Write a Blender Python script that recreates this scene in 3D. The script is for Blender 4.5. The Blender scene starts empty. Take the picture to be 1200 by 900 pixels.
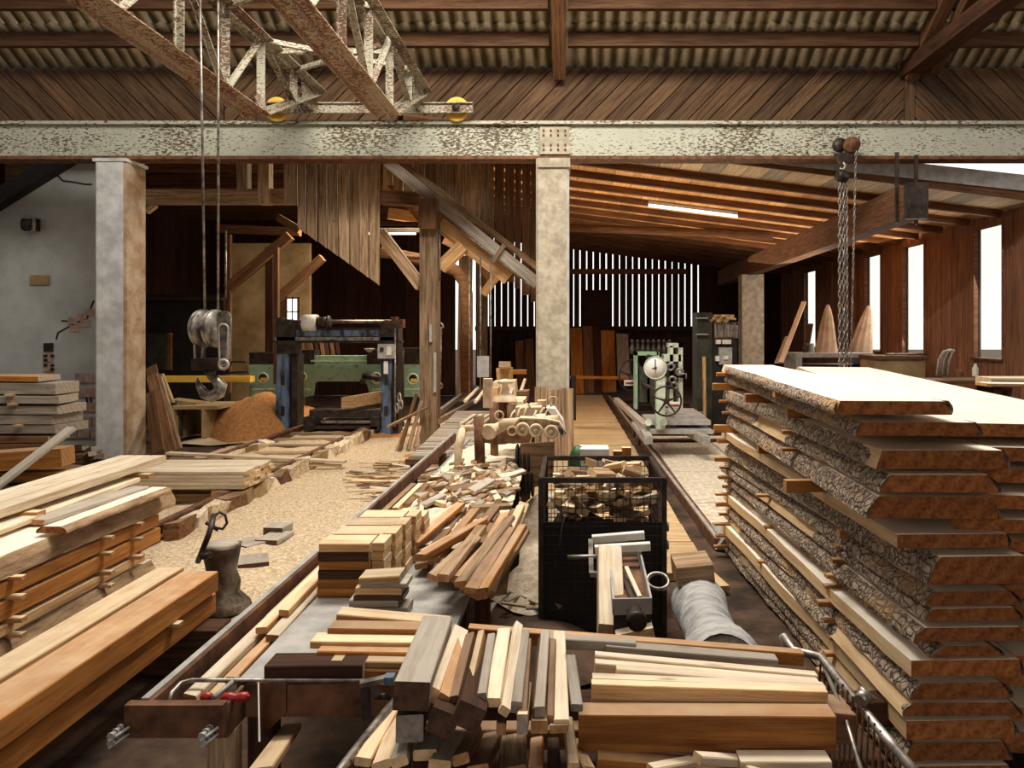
import bpy, bmesh, math, random
from mathutils import Vector, Matrix, noise
random.seed(7)
S = bpy.context.scene
COL = S.collection
PI = math.pi
H = 1.67            # eye height
FPX = 900.0         # focal length in pixels of the 1200x900 frame
U0, V0 = 670.0, 388.0

# ---------------------------------------------------------------- camera
cd = bpy.data.cameras.new('camera'); cam = bpy.data.objects.new('camera', cd); COL.objects.link(cam)
cam.location = (0, 0, H); cam.rotation_euler = (PI/2, 0, 0)
cd.sensor_width = 36; cd.lens = FPX/1200*36
cd.shift_x = -(U0-600)/1200; cd.shift_y = -(450-V0)/1200
cd.clip_start = 0.05; cd.clip_end = 300
S.camera = cam
# ---------------------------------------------------------------- sky, lamps, exposure
w = bpy.data.worlds.new('overcast_sky'); S.world = w; w.use_nodes = True
bg = w.node_tree.nodes['Background']; bg.inputs['Color'].default_value = (1.0, 0.97, 0.92, 1); bg.inputs['Strength'].default_value = 1.15
def area(name, loc, target, sx, sy, power, col):
    l = bpy.data.lights.new(name, 'AREA'); l.shape = 'RECTANGLE'; l.size = sx; l.size_y = sy; l.energy = power; l.color = col
    o = bpy.data.objects.new(name, l); COL.objects.link(o); o.location = loc
    o.rotation_euler = (Vector(target)-Vector(loc)).to_track_quat('-Z', 'Y').to_euler()
    return o
area('skylight_hall', (-0.6, 5.6, 7.2), (-0.8, 7.4, 0), 4.6, 2.0, 640, (1.0, 0.93, 0.82))
area('skylight_front', (0.2, 2.6, 6.4), (0.2, 3.4, 0), 3.4, 1.6, 65, (1.0, 0.92, 0.80))
area('window_daylight', (6.35, 14.5, 2.3), (2.0, 14.0, 1.0), 7.0, 1.9, 110, (1.0, 0.92, 0.80))
area('bay_fill_right', (2.4, 14.8, 2.5), (2.0, 14.6, 4.2), 4.5, 8.0, 170, (1.0, 0.76, 0.50))  # unseen fill added in mid-air to brighten the right bay ceiling
area('bay_fill_left', (-2.8, 13.4, 4.0), (-3.2, 12.4, 0), 2.0, 1.5, 190, (1.0, 0.84, 0.62))  # unseen general fill added to brighten the left bay
S.view_settings.view_transform = 'Standard'; S.view_settings.look = 'None'; S.view_settings.gamma = 1
S.view_settings.use_curve_mapping = False
S.view_settings.exposure = 0.35

# ---------------------------------------------------------------- pixel -> place
def P(u, v, Y): return Vector(((u-U0)/FPX*Y, Y, H-(v-V0)/FPX*Y))
def Z(u, v, z=0.0):
    Y = (H-z)*FPX/(v-V0); return Vector(((u-U0)/FPX*Y, Y, z))
def rnd(a, b): return random.uniform(a, b)

# ---------------------------------------------------------------- materials
def nt(name):
    m = bpy.data.materials.new(name); m.use_nodes = True
    t = m.node_tree; b = t.nodes['Principled BSDF']; return m, t, b
def N(t, ty, **k):
    n = t.nodes.new(ty)
    for a, v in k.items():
        if a.startswith('i_'): n.inputs[a[2:].replace('_', ' ')].default_value = v
        else: setattr(n, a, v)
    return n
def c4(c): return (c[0], c[1], c[2], 1)
def mixc(t, f, a, b, mode='MIX'):
    n = N(t, 'ShaderNodeMix', data_type='RGBA', blend_type=mode)
    for s, x in ((0, f), (6, a), (7, b)):
        if hasattr(x, 'is_linked') or hasattr(x, 'links'): t.links.new(x, n.inputs[s])
        elif s == 0: n.inputs[0].default_value = x
        else: n.inputs[s].default_value = c4(x)
    return n.outputs[2]
def mth(t, op, a, b=None, clamp=False):
    n = N(t, 'ShaderNodeMath', operation=op, use_clamp=clamp)
    for s, x in ((0, a), (1, b)):
        if x is None: continue
        if hasattr(x, 'links'): t.links.new(x, n.inputs[s])
        else: n.inputs[s].default_value = x
    return n.outputs[0]
def coords(t, sc, rand=True):
    tc = N(t, 'ShaderNodeTexCoord'); mp = N(t, 'ShaderNodeMapping'); mp.inputs['Scale'].default_value = sc
    if rand:
        oi = N(t, 'ShaderNodeObjectInfo'); ad = N(t, 'ShaderNodeVectorMath', operation='ADD')
        mu = mth(t, 'MULTIPLY', oi.outputs['Random'], 37.0)
        t.links.new(tc.outputs['Object'], ad.inputs[0]); t.links.new(mu, ad.inputs[1]); t.links.new(ad.outputs[0], mp.inputs['Vector'])
        return mp.outputs[0], oi.outputs['Random']
    t.links.new(tc.outputs['Object'], mp.inputs['Vector']); return mp.outputs[0], None
def noi(t, vec, scale, detail=4, rough=0.55):
    n = N(t, 'ShaderNodeTexNoise'); n.inputs['Scale'].default_value = scale; n.inputs['Detail'].default_value = detail; n.inputs['Roughness'].default_value = rough
    t.links.new(vec, n.inputs['Vector']); return n.outputs['Fac']
def ramp(t, f, stops):
    r = N(t, 'ShaderNodeValToRGB'); e = r.color_ramp.elements
    while len(e) < len(stops): e.new(0.5)
    for i, (p, c) in enumerate(stops): e[i].position = p; e[i].color = c4(c)
    t.links.new(f, r.inputs[0]); return r.outputs[0]
def bump(t, b, h, s, d=0.01):
    n = N(t, 'ShaderNodeBump'); n.inputs['Strength'].default_value = s; n.inputs['Distance'].default_value = d
    t.links.new(h, n.inputs['Height']); t.links.new(n.outputs[0], b.inputs['Normal'])
def wood(name, light, dark, var=0.3, dust=0.0, dustc=(0.72, 0.62, 0.47), gs=1.0, knots=True, bs=0.4, rough=0.8, stain=0.35):
    m, t, b = nt(name)
    v, r = coords(t, (0.9*gs, 16*gs, 16*gs)); g = noi(t, v, 2.2, 5, 0.65)
    vf, _ = coords(t, (2.5*gs, 70*gs, 70*gs)); gf = noi(t, vf, 3.0, 4, 0.7); g = mth(t, 'ADD', mth(t, 'MULTIPLY', g, 0.62), mth(t, 'MULTIPLY', gf, 0.38))
    v2, _ = coords(t, (1.2, 3, 3)); g2 = noi(t, v2, 1.6, 3)
    col = ramp(t, g, [(0.39, dark), (0.57, light)])
    dk = tuple(x*0.45 for x in dark)
    st = ramp(t, g2, [(0.42, (0, 0, 0)), (0.75, (1, 1, 1))])
    col = mixc(t, mth(t, 'MULTIPLY', st, stain), col, dk)
    if knots:
        v3, _ = coords(t, (2.2, 7, 7)); vo = N(t, 'ShaderNodeTexVoronoi'); vo.inputs['Scale'].default_value = 1.3; t.links.new(v3, vo.inputs['Vector'])
        k = ramp(t, vo.outputs['Distance'], [(0.03, (1, 1, 1)), (0.09, (0, 0, 0))]); col = mixc(t, mth(t, 'MULTIPLY', k, 0.75), col, dk)
    if dust:
        ge = N(t, 'ShaderNodeNewGeometry'); sx = N(t, 'ShaderNodeSeparateXYZ'); t.links.new(ge.outputs['Normal'], sx.inputs[0])
        v4, _ = coords(t, (3, 3, 3)); gd = noi(t, v4, 2.5, 4)
        f = mth(t, 'MULTIPLY', mth(t, 'GREATER_THAN', sx.outputs['Z'], 0.8), mth(t, 'MULTIPLY_ADD', gd, 0.9)); f.node.inputs[1].default_value = 1.0
        f2 = mth(t, 'MULTIPLY', mth(t, 'GREATER_THAN', sx.outputs['Z'], 0.8), mth(t, 'ADD', mth(t, 'MULTIPLY', gd, 0.8), dust-0.4, clamp=True), clamp=True)
        col = mixc(t, f2, col, dustc)
    hs = N(t, 'ShaderNodeHueSaturation'); t.links.new(col, hs.inputs['Color'])
    t.links.new(mth(t, 'ADD', mth(t, 'MULTIPLY', r, 2*var), 1.0-var), hs.inputs['Value'])
    t.links.new(hs.outputs[0], b.inputs['Base Color']); b.inputs['Roughness'].default_value = rough; b.inputs['Specular IOR Level'].default_value = 0.25
    bump(t, b, g, bs, 0.004); return m
def plain(name, a, b_, scale=6, rough=0.7, metal=0.0, bs=0.2, lo=0.35, hi=0.65, sc=(1, 1, 1), dist=0.004, spec=0.4, detail=5):
    m, t, b = nt(name); v, r = coords(t, sc); g = noi(t, v, scale, detail, 0.62)
    t.links.new(ramp(t, g, [(lo, a), (hi, b_)]), b.inputs['Base Color'])
    b.inputs['Roughness'].default_value = rough; b.inputs['Metallic'].default_value = metal; b.inputs['Specular IOR Level'].default_value = spec
    if bs: bump(t, b, g, bs, dist)
    return m
def endgrain(name, a, b_):
    m, t, b = nt(name); v, r = coords(t, (1, 1, 1))
    wv = N(t, 'ShaderNodeTexWave', wave_type='RINGS', rings_direction='X'); wv.inputs['Scale'].default_value = 5; wv.inputs['Distortion'].default_value = 5.0; wv.inputs['Detail'].default_value = 2
    t.links.new(v, wv.inputs['Vector']); g = noi(t, v, 60, 3)
    f = mth(t, 'ADD', mth(t, 'MULTIPLY', wv.outputs['Fac'], 0.15), mth(t, 'MULTIPLY', g, 0.85))
    col = ramp(t, f, [(0.3, a), (0.7, b_)])
    hs = N(t, 'ShaderNodeHueSaturation'); t.links.new(col, hs.inputs['Color']); t.links.new(mth(t, 'ADD', mth(t, 'MULTIPLY', r, 0.5), 0.75), hs.inputs['Value'])
    t.links.new(hs.outputs[0], b.inputs['Base Color']); b.inputs['Roughness'].default_value = 0.85; bump(t, b, f, 0.5, 0.003); return m
def peeling(name, paint, rust, thr=0.56, dens=1.0, metal=0.0):
    m, t, b = nt(name); v, r = coords(t, (1, 1, 1)); v2, _ = coords(t, (0.8, 1, 2.2))
    g = noi(t, v2, 22*dens, 8, 0.7); g2 = noi(t, v, 1.1, 3, 0.5)
    f = mth(t, 'ADD', mth(t, 'MULTIPLY', g, 0.72), mth(t, 'MULTIPLY', g2, 0.36))
    k = ramp(t, f, [(thr, (0, 0, 0)), (thr+0.035, (1, 1, 1))])
    pc = ramp(t, g2, [(0.3, tuple(x*0.72 for x in paint)), (0.7, paint)])
    t.links.new(mixc(t, k, pc, rust), b.inputs['Base Color']); b.inputs['Roughness'].default_value = 0.7; bump(t, b, k, -0.4, 0.004); return m
def emis(name, c, s):
    m, t, b = nt(name); b.inputs['Base Color'].default_value = c4(c); b.inputs['Emission Color'].default_value = c4(c); b.inputs['Emission Strength'].default_value = s; return m

M = {}
DU = (0.80, 0.69, 0.52)
M['pale'] = wood('pale_pine', (0.78, 0.65, 0.47), (0.50, 0.36, 0.22), dust=0.25, dustc=(0.87, 0.80, 0.68), var=0.14)
M['fresh'] = wood('fresh_sawn_pine', (0.64, 0.41, 0.20), (0.34, 0.17, 0.06), dust=0.45, dustc=(0.86, 0.74, 0.54))
M['orange'] = wood('orange_pine', (0.48, 0.20, 0.045), (0.25, 0.085, 0.018), dust=0.35, dustc=(0.72, 0.58, 0.40), var=0.25)
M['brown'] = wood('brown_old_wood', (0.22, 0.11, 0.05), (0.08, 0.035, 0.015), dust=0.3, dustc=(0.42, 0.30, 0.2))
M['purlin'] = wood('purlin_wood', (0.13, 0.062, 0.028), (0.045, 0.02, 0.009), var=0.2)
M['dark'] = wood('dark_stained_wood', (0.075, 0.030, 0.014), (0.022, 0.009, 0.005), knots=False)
M['roofwood'] = wood('roof_boarding', (0.74, 0.44, 0.20), (0.46, 0.22, 0.08), var=0.25)
M['rafter'] = wood('rafter_wood', (0.19, 0.085, 0.038), (0.06, 0.025, 0.011), var=0.2)
M['grey'] = wood('weathered_grey_wood', (0.42, 0.37, 0.31), (0.22, 0.18, 0.14), dust=0.3, dustc=(0.52, 0.46, 0.38), var=0.2)
M['barn'] = wood('weathered_barn_board', (0.44, 0.30, 0.18), (0.13, 0.07, 0.034), var=0.35, gs=0.8)
M['diag'] = wood('diagonal_boarding', (0.15, 0.082, 0.040), (0.045, 0.022, 0.010), var=0.28, gs=0.8)
M['wallb'] = wood('red_brown_wall_board', (0.33, 0.155, 0.085), (0.14, 0.058, 0.032), var=0.25, gs=0.8, knots=False)
M['slab'] = wood('slab_face', (0.76, 0.56, 0.33), (0.58, 0.36, 0.17), dust=0.8, dustc=(0.88, 0.83, 0.74), var=0.08, stain=0.12)
M['slabend'] = endgrain('slab_end_grain', (0.20, 0.055, 0.012), (0.50, 0.19, 0.05))
M['end'] = endgrain('end_grain', (0.28, 0.12, 0.04), (0.50, 0.27, 0.11))
M['endpale'] = endgrain('pale_end_grain', (0.52, 0.33, 0.16), (0.74, 0.54, 0.31))
M['enddark'] = endgrain('dark_end_grain', (0.055, 0.024, 0.012), (0.13, 0.062, 0.034))
M['endgrey'] = endgrain('grey_end_grain', (0.22, 0.18, 0.14), (0.40, 0.34, 0.28))
def barkmat():
    m, t, b = nt('pine_bark'); v, r = coords(t, (1, 1, 1)); vo = N(t, 'ShaderNodeTexVoronoi', feature='DISTANCE_TO_EDGE'); vo.inputs['Scale'].default_value = 26
    n0 = N(t, 'ShaderNodeTexNoise'); n0.inputs['Scale'].default_value = 9; t.links.new(v, n0.inputs['Vector'])
    ad = N(t, 'ShaderNodeVectorMath', operation='MULTIPLY_ADD'); ad.inputs[1].default_value = (.12, .12, .12); t.links.new(n0.outputs['Color'], ad.inputs[0]); t.links.new(v, ad.inputs[2])
    t.links.new(ad.outputs[0], vo.inputs['Vector'])
    g = noi(t, v, 40, 5, .7); g3 = noi(t, v, 2.5, 2)
    col = ramp(t, g, [(0.3, (0.20, 0.125, 0.08)), (0.7, (0.62, 0.50, 0.38))]); k = ramp(t, vo.outputs['Distance'], [(0.0, (1, 1, 1)), (0.07, (0, 0, 0))])
    col = mixc(t, k, col, (0.035, 0.018, 0.010)); col = mixc(t, ramp(t, g3, [(0.60, (0, 0, 0)), (0.68, (1, 1, 1))]), col, (0.52, 0.33, 0.18))
    t.links.new(col, b.inputs['Base Color']); b.inputs['Roughness'].default_value = 0.95
    h = mth(t, 'ADD', mth(t, 'MULTIPLY', g, 0.5), mth(t, 'MINIMUM', mth(t, 'MULTIPLY', vo.outputs['Distance'], 4.0), 0.6)); bump(t, b, h, 1.0, 0.02); return m
M['bark'] = barkmat()
M['skin'] = plain('weathered_debarked_edge', (0.16, 0.085, 0.04), (0.46, 0.31, 0.18), 3.5, 0.95, bs=1.0, sc=(1, 4, 4), dist=0.02, detail=8)
M['stump'] = plain('dark_gnarled_bark', (0.05, 0.035, 0.025), (0.24, 0.18, 0.13), 9, 0.95, bs=1.0, sc=(1, 1, .5), dist=0.03, detail=8)
M['logbark'] = plain('grey_smooth_bark', (0.20, 0.20, 0.20), (0.46, 0.45, 0.44), 5, 0.9, bs=0.8, sc=(1, 3, 3), dist=0.02)
M['sheet'] = plain('fibre_cement_sheet', (0.22, 0.17, 0.09), (0.80, 0.74, 0.58), 1.4, 0.9, sc=(3, 1, 1))
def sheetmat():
    m, t, b = nt('fibre_cement_sheet_shaded'); tc = N(t, 'ShaderNodeTexCoord'); sx = N(t, 'ShaderNodeSeparateXYZ'); t.links.new(tc.outputs['Object'], sx.inputs[0])
    s = mth(t, 'COSINE', mth(t, 'MULTIPLY', sx.outputs['X'], 2*PI/0.18)); v, r = coords(t, (2.5, 1, 1)); g = noi(t, v, 2.2, 5)  # noise mottling plus cosine stripes that paint in ridge and valley shading
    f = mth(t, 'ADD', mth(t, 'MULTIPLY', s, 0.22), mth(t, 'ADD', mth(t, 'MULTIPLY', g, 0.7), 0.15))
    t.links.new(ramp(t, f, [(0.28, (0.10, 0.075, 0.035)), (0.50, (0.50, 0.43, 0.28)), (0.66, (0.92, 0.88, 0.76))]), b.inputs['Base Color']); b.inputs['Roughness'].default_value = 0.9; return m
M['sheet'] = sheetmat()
M['beam'] = peeling('peeling_green_white_paint', (0.50, 0.51, 0.41), (0.085, 0.055, 0.025), 0.565)
M['crane'] = peeling('peeling_crane_paint', (0.50, 0.48, 0.37), (0.13, 0.065, 0.035), 0.53, 1.4)
M['cranered'] = peeling('rusty_crane_chord', (0.55, 0.44, 0.32), (0.17, 0.07, 0.035), 0.53, 1.6)
M['rust'] = plain('rusty_steel', (0.07, 0.03, 0.015), (0.22, 0.10, 0.05), 12, 0.8, 0.2)
M['steel'] = plain('worn_steel', (0.12, 0.10, 0.085), (0.46, 0.43, 0.39), 14, 0.42, 0.8)
M['darksteel'] = plain('dark_oily_steel', (0.018, 0.012, 0.010), (0.07, 0.05, 0.042), 10, 0.5, 0.5)
M['galv'] = plain('dull_grey_steel', (0.30, 0.29, 0.27), (0.50, 0.48, 0.45), 8, 0.55, 0.3)
M['green'] = plain('mint_machine_enamel', (0.13, 0.24, 0.16), (0.27, 0.43, 0.30), 9, 0.5, lo=0.3, hi=0.5)
M['palegreen'] = plain('pale_green_enamel', (0.30, 0.36, 0.26), (0.58, 0.64, 0.50), 10, 0.5, lo=0.3, hi=0.55)
M['blue'] = plain('chipped_blue_enamel', (0.02, 0.022, 0.03), (0.11, 0.16, 0.25), 9, 0.4, sc=(1, 1, .25), lo=0.42, hi=0.58)
M['concrete'] = plain('aged_concrete', (0.30, 0.26, 0.19), (0.50, 0.44, 0.34), 9, 0.9, bs=0.5)
M['concretel'] = plain('pale_grey_concrete', (0.42, 0.42, 0.41), (0.66, 0.67, 0.66), 5, 0.85, bs=0.4)
M['concreteb'] = plain('brown_concrete', (0.22, 0.12, 0.05), (0.42, 0.34, 0.25), 3.5, 0.85, bs=0.4)
M['plaster'] = plain('grey_plaster', (0.34, 0.35, 0.34), (0.56, 0.57, 0.56), 1.6, 0.9, bs=0.6, detail=9, lo=.3, hi=.7, dist=.02)
M['brick'] = plain('whitewashed_brick', (0.30, 0.20, 0.155), (0.50, 0.40, 0.34), 9, 0.9, bs=0.6)
M['redbrick'] = plain('bare_brick', (0.34, 0.20, 0.15), (0.52, 0.36, 0.28), 9, 0.9, bs=0.5)
M['ochre'] = plain('ochre_plaster', (0.22, 0.14, 0.06), (0.40, 0.28, 0.14), 2.5, 0.9, bs=0.4)
M['sawdust'] = plain('sawdust', (0.42, 0.27, 0.14), (0.84, 0.70, 0.50), 42, 0.95, bs=1.0, dist=0.02, detail=8)
M['redsawdust'] = plain('reddish_sawdust', (0.32, 0.13, 0.035), (0.52, 0.25, 0.09), 24, 0.95, bs=1.0, dist=0.02, detail=8)
M['whitedust'] = plain('fine_pale_sawdust', (0.62, 0.46, 0.30), (0.88, 0.78, 0.62), 18, 0.95, bs=1.0, dist=0.02, detail=8)
M['earth'] = plain('trodden_dusty_floor', (0.022, 0.012, 0.007), (0.13, 0.075, 0.042), 3.2, 0.95, bs=0.8, dist=0.02, detail=9, lo=.38, hi=.72)
M['osb'] = wood('ochre_deck_board', (0.52, 0.35, 0.17), (0.28, 0.165, 0.07), dust=0.3, dustc=(0.62, 0.48, 0.30), var=0.15, gs=0.6, knots=False)
M['ply'] = plain('dusty_plywood', (0.42, 0.34, 0.24), (0.74, 0.66, 0.54), 20, 0.9, bs=0.3)
M['black'] = plain('black_rubber', (0.008, 0.006, 0.005), (0.03, 0.022, 0.018), 10, 0.7, bs=0.1)
M['white'] = plain('white_enamel', (0.62, 0.60, 0.55), (0.82, 0.80, 0.75), 8, 0.5)
M['cream'] = plain('dust_coated_paint', (0.50, 0.36, 0.22), (0.78, 0.64, 0.46), 12, 0.85, bs=0.6)
M['red'] = plain('red_lacquer', (0.22, 0.015, 0.012), (0.42, 0.03, 0.025), 10, 0.35)
M['yellow'] = plain('yellow_paint', (0.55, 0.30, 0.03), (0.85, 0.52, 0.08), 6, 0.5, lo=0.2, hi=0.45)
M['cloth'] = plain('faded_cloth', (0.42, 0.26, 0.16), (0.66, 0.48, 0.33), 3, 0.9)
M['darkgreen'] = plain('dark_green_metal', (0.02, 0.022, 0.014), (0.06, 0.065, 0.04), 6, 0.5)
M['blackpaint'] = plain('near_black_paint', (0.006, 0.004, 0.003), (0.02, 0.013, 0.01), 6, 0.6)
M['tube'] = emis('fluorescent_tube', (1.0, 0.93, 0.80), 3.0)
def glassmat():
    m, t, b = nt('dusty_window_film'); out = t.nodes['Material Output']
    tr = N(t, 'ShaderNodeBsdfTransparent'); tr.inputs[0].default_value = (0.95, 0.96, 0.95, 1); mx = N(t, 'ShaderNodeMixShader'); mx.inputs[0].default_value = 0.12
    b.inputs['Roughness'].default_value = 0.3; b.inputs['Base Color'].default_value = (0.8, 0.8, 0.78, 1)
    t.links.new(tr.outputs[0], mx.inputs[1]); t.links.new(b.outputs[0], mx.inputs[2]); t.links.new(mx.outputs[0], out.inputs[0]); return m
M['glass'] = glassmat()

# ---------------------------------------------------------------- builders
def meta(o, label=None, cat=None, group=None, kind=None):
    if label: o['label'] = label
    if cat: o['category'] = cat
    if group: o['group'] = group
    if kind: o['kind'] = kind
    return o
def thing(name, label, cat, loc=(0, 0, 0), group=None, kind=None):
    o = bpy.data.objects.new(name, None); COL.objects.link(o); o.location = Vector(loc); o.empty_display_size = 0.1
    return meta(o, label, cat, group, kind)
def wloc(o):
    p = Vector((0, 0, 0))
    while o: p += o.location; o = o.parent
    return p
def link(name, me, mats, parent, mat4):
    for m in (mats if isinstance(mats, (list, tuple)) else [mats]): me.materials.append(M[m] if isinstance(m, str) else m)
    o = bpy.data.objects.new(name, me); COL.objects.link(o)
    if parent is not None:
        o.parent = parent; o.matrix_basis = PINV(parent) @ mat4
    else: o.matrix_basis = mat4
    return o
def wmat(o):
    m = o.matrix_basis.copy(); p = o.parent
    while p: m = p.matrix_basis @ m; p = p.parent
    return m
def PINV(o): return wmat(o).inverted()

class G:
    def __init__(s): s.v = []; s.f = []; s.mi = []; s.sm = []
    def add(s, vs, fs, mi=0, sm=False):
        n = len(s.v); s.v += [Vector(p) for p in vs]; s.f += [tuple(i+n for i in f) for f in fs]; s.mi += [mi]*len(fs); s.sm += [sm]*len(fs); return s
    def box(s, x0, x1, y0, y1, z0, z1, mi=0):
        vs = [(x, y, z) for x in (x0, x1) for y in (y0, y1) for z in (z0, z1)]
        return s.add(vs, [(0, 1, 3, 2), (4, 6, 7, 5), (0, 4, 5, 1), (2, 3, 7, 6), (0, 2, 6, 4), (1, 5, 7, 3)], mi)
    def bar(s, p0, p1, w, t, up=(0, 0, 1), mi=0, w1=None, t1=None):
        p0, p1 = Vector(p0), Vector(p1); x = (p1-p0).normalized(); up = Vector(up)
        if abs(x.dot(up)) > 0.99: up = Vector((0, 1, 0))
        y = up.cross(x).normalized(); z = x.cross(y); vs = []
        for p, ww, tt in ((p0, w, t), (p1, w1 or w, t1 or t)):
            for a, b in ((-1, -1), (1, -1), (1, 1), (-1, 1)): vs.append(p+y*a*ww/2+z*b*tt/2)
        return s.add(vs, [(0, 3, 2, 1), (4, 5, 6, 7)]+[(i, (i+1) % 4, (i+1) % 4+4, i+4) for i in range(4)], mi)
    def cyl(s, p0, p1, r, n=12, r1=None, mi=0, caps=True):
        p0, p1 = Vector(p0), Vector(p1); x = (p1-p0).normalized(); u = x.orthogonal().normalized(); w_ = x.cross(u); r1 = r if r1 is None else r1
        vs = [p0+(u*math.cos(2*PI*i/n)+w_*math.sin(2*PI*i/n))*r for i in range(n)]+[p1+(u*math.cos(2*PI*i/n)+w_*math.sin(2*PI*i/n))*r1 for i in range(n)]
        s.add(vs, [(i, (i+1) % n, (i+1) % n+n, i+n) for i in range(n)], mi, True)
        if caps: s.add(vs, [tuple(range(n))[::-1], tuple(range(n, 2*n))], mi)
        return s
    def tube(s, pts, r, n=8, mi=0, closed=False, rs=None):
        pts = [Vector(p) for p in pts]; L = len(pts); vs = []; u = None
        for i, p in enumerate(pts):
            a = pts[(i-1) % L] if (closed or i > 0) else p; b = pts[(i+1) % L] if (closed or i < L-1) else p
            x = (b-a).normalized()
            u = x.orthogonal().normalized() if u is None else (u-x*u.dot(x)).normalized()
            w_ = x.cross(u); rr = rs[i] if rs else r
            vs += [p+(u*math.cos(2*PI*k/n)+w_*math.sin(2*PI*k/n))*rr for k in range(n)]
        fs = []
        for i in range(L if closed else L-1):
            j = (i+1) % L
            fs += [(i*n+k, i*n+(k+1) % n, j*n+(k+1) % n, j*n+k) for k in range(n)]
        if not closed: fs += [tuple(range(n))[::-1], tuple(range((L-1)*n, L*n))]
        return s.add(vs, fs, mi, True)
    def ring(s, c, axis, R, r, n=20, k=6, mi=0):
        c = Vector(c); x = Vector(axis).normalized(); u = x.orthogonal().normalized(); w_ = x.cross(u)
        return s.tube([c+(u*math.cos(2*PI*i/n)+w_*math.sin(2*PI*i/n))*R for i in range(n)], r, k, mi, True)
    def lathe(s, c, axis, prof, n=20, mi=0):
        c = Vector(c); x = Vector(axis).normalized(); u = x.orthogonal().normalized(); w_ = x.cross(u); vs = []; fs = []
        for (h, r) in prof: vs += [c+x*h+(u*math.cos(2*PI*i/n)+w_*math.sin(2*PI*i/n))*r for i in range(n)]
        for j in range(len(prof)-1): fs += [(j*n+i, j*n+(i+1) % n, (j+1)*n+(i+1) % n, (j+1)*n+i) for i in range(n)]
        return s.add(vs, fs, mi, True)
    def prism(s, pts, d, mi=0):
        d = Vector(d); n = len(pts); vs = [Vector(p) for p in pts]+[Vector(p)+d for p in pts]
        return s.add(vs, [tuple(range(n))[::-1], tuple(range(n, 2*n))]+[(i, (i+1) % n, (i+1) % n+n, i+n) for i in range(n)], mi)
    def done(s, name, mats, parent=None, label=None, cat=None, group=None, kind=None, origin=None):
        xs = [p.x for p in s.v]; ys = [p.y for p in s.v]; zs = [p.z for p in s.v]
        c = Vector(((min(xs)+max(xs))/2, (min(ys)+max(ys))/2, min(zs))) if origin is None else Vector(origin)
        me = bpy.data.meshes.new(name); me.from_pydata([p-c for p in s.v], [], s.f)
        me.polygons.foreach_set('material_index', s.mi); me.polygons.foreach_set('use_smooth', s.sm)
        bm = bmesh.new(); bm.from_mesh(me); bmesh.ops.remove_doubles(bm, verts=bm.verts, dist=1e-6); bmesh.ops.recalc_face_normals(bm, faces=bm.faces); bm.to_mesh(me); bm.free(); me.update()
        o = link(name, me, mats, parent, Matrix.Translation(c)); return meta(o, label, cat, group, kind)

def frame(p0, p1, up=(0, 0, 1), roll=0.0):
    p0, p1 = Vector(p0), Vector(p1); x = (p1-p0).normalized(); up = Vector(up)
    if abs(x.dot(up)) > 0.995: up = Vector((0, 1, 0))
    y = up.cross(x).normalized(); z = x.cross(y)
    m = Matrix((x, y, z)).transposed()
    if roll: m = m @ Matrix.Rotation(roll, 3, 'X')
    return Matrix.Translation((p0+p1)/2) @ m.to_4x4()
def plank(name, p0, p1, w, t, mat='fresh', end='end', parent=None, label=None, cat=None, group=None, kind=None, up=(0, 0, 1), roll=0.0, ch=0.003, bow=0.0, jit=0.0, twist=0.0):
    """squared timber from p0 to p1 (axis centre), width w, thickness t, chamfered, grain along its own x"""
    L = (Vector(p1)-Vector(p0)).length; ch = min(ch, w*.2, t*.2)
    prof = [(-w/2+ch, -t/2), (w/2-ch, -t/2), (w/2, -t/2+ch), (w/2, t/2-ch), (w/2-ch, t/2), (-w/2+ch, t/2), (-w/2, t/2-ch), (-w/2, -t/2+ch)]
    xs = [-L/2, L/2] if not (bow or twist) else [-L/2, 0, L/2]; vs = []
    ks = rnd(-jit, jit) if jit else 0; ks2 = rnd(-jit, jit) if jit else 0
    for x in xs:
        b = bow*(1-(2*x/L)**2); a = twist*x/L; ca, sa = math.cos(a), math.sin(a); k = ks if x < 0 else ks2
        for (y, z) in prof: vs.append((x+k*y/w*2, y*ca-z*sa, y*sa+z*ca+b))
    n = 8; R = len(xs)
    fs = [tuple(range(n)), tuple(range((R-1)*n, R*n))[::-1]]
    for r in range(R-1): fs += [(r*n+i, (r+1)*n+i, (r+1)*n+(i+1) % n, r*n+(i+1) % n) for i in range(n)]
    me = bpy.data.meshes.new(name); me.from_pydata(vs, [], fs); mi = [1, 1]+[0]*(len(fs)-2)
    me.polygons.foreach_set('material_index', mi)
    bm = bmesh.new(); bm.from_mesh(me); bmesh.ops.recalc_face_normals(bm, faces=bm.faces); bm.to_mesh(me); bm.free(); me.update()
    o = link(name, me, [mat, end], parent, frame(p0, p1, up, roll)); return meta(o, label, cat, group, kind)
ORD = ['topmost', 'second', 'third', 'fourth', 'fifth', 'sixth', 'seventh', 'eighth', 'ninth', 'tenth', 'eleventh', 'twelfth', 'thirteenth', 'fourteenth', 'fifteenth', 'sixteenth', 'seventeenth', 'eighteenth', 'nineteenth', 'twentieth', 'twenty-first', 'twenty-second', 'twenty-third', 'twenty-fourth', 'twenty-fifth', 'twenty-sixth']
def nz(x, y=0, z=0): return noise.noise(Vector((x, y, z)))
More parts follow.
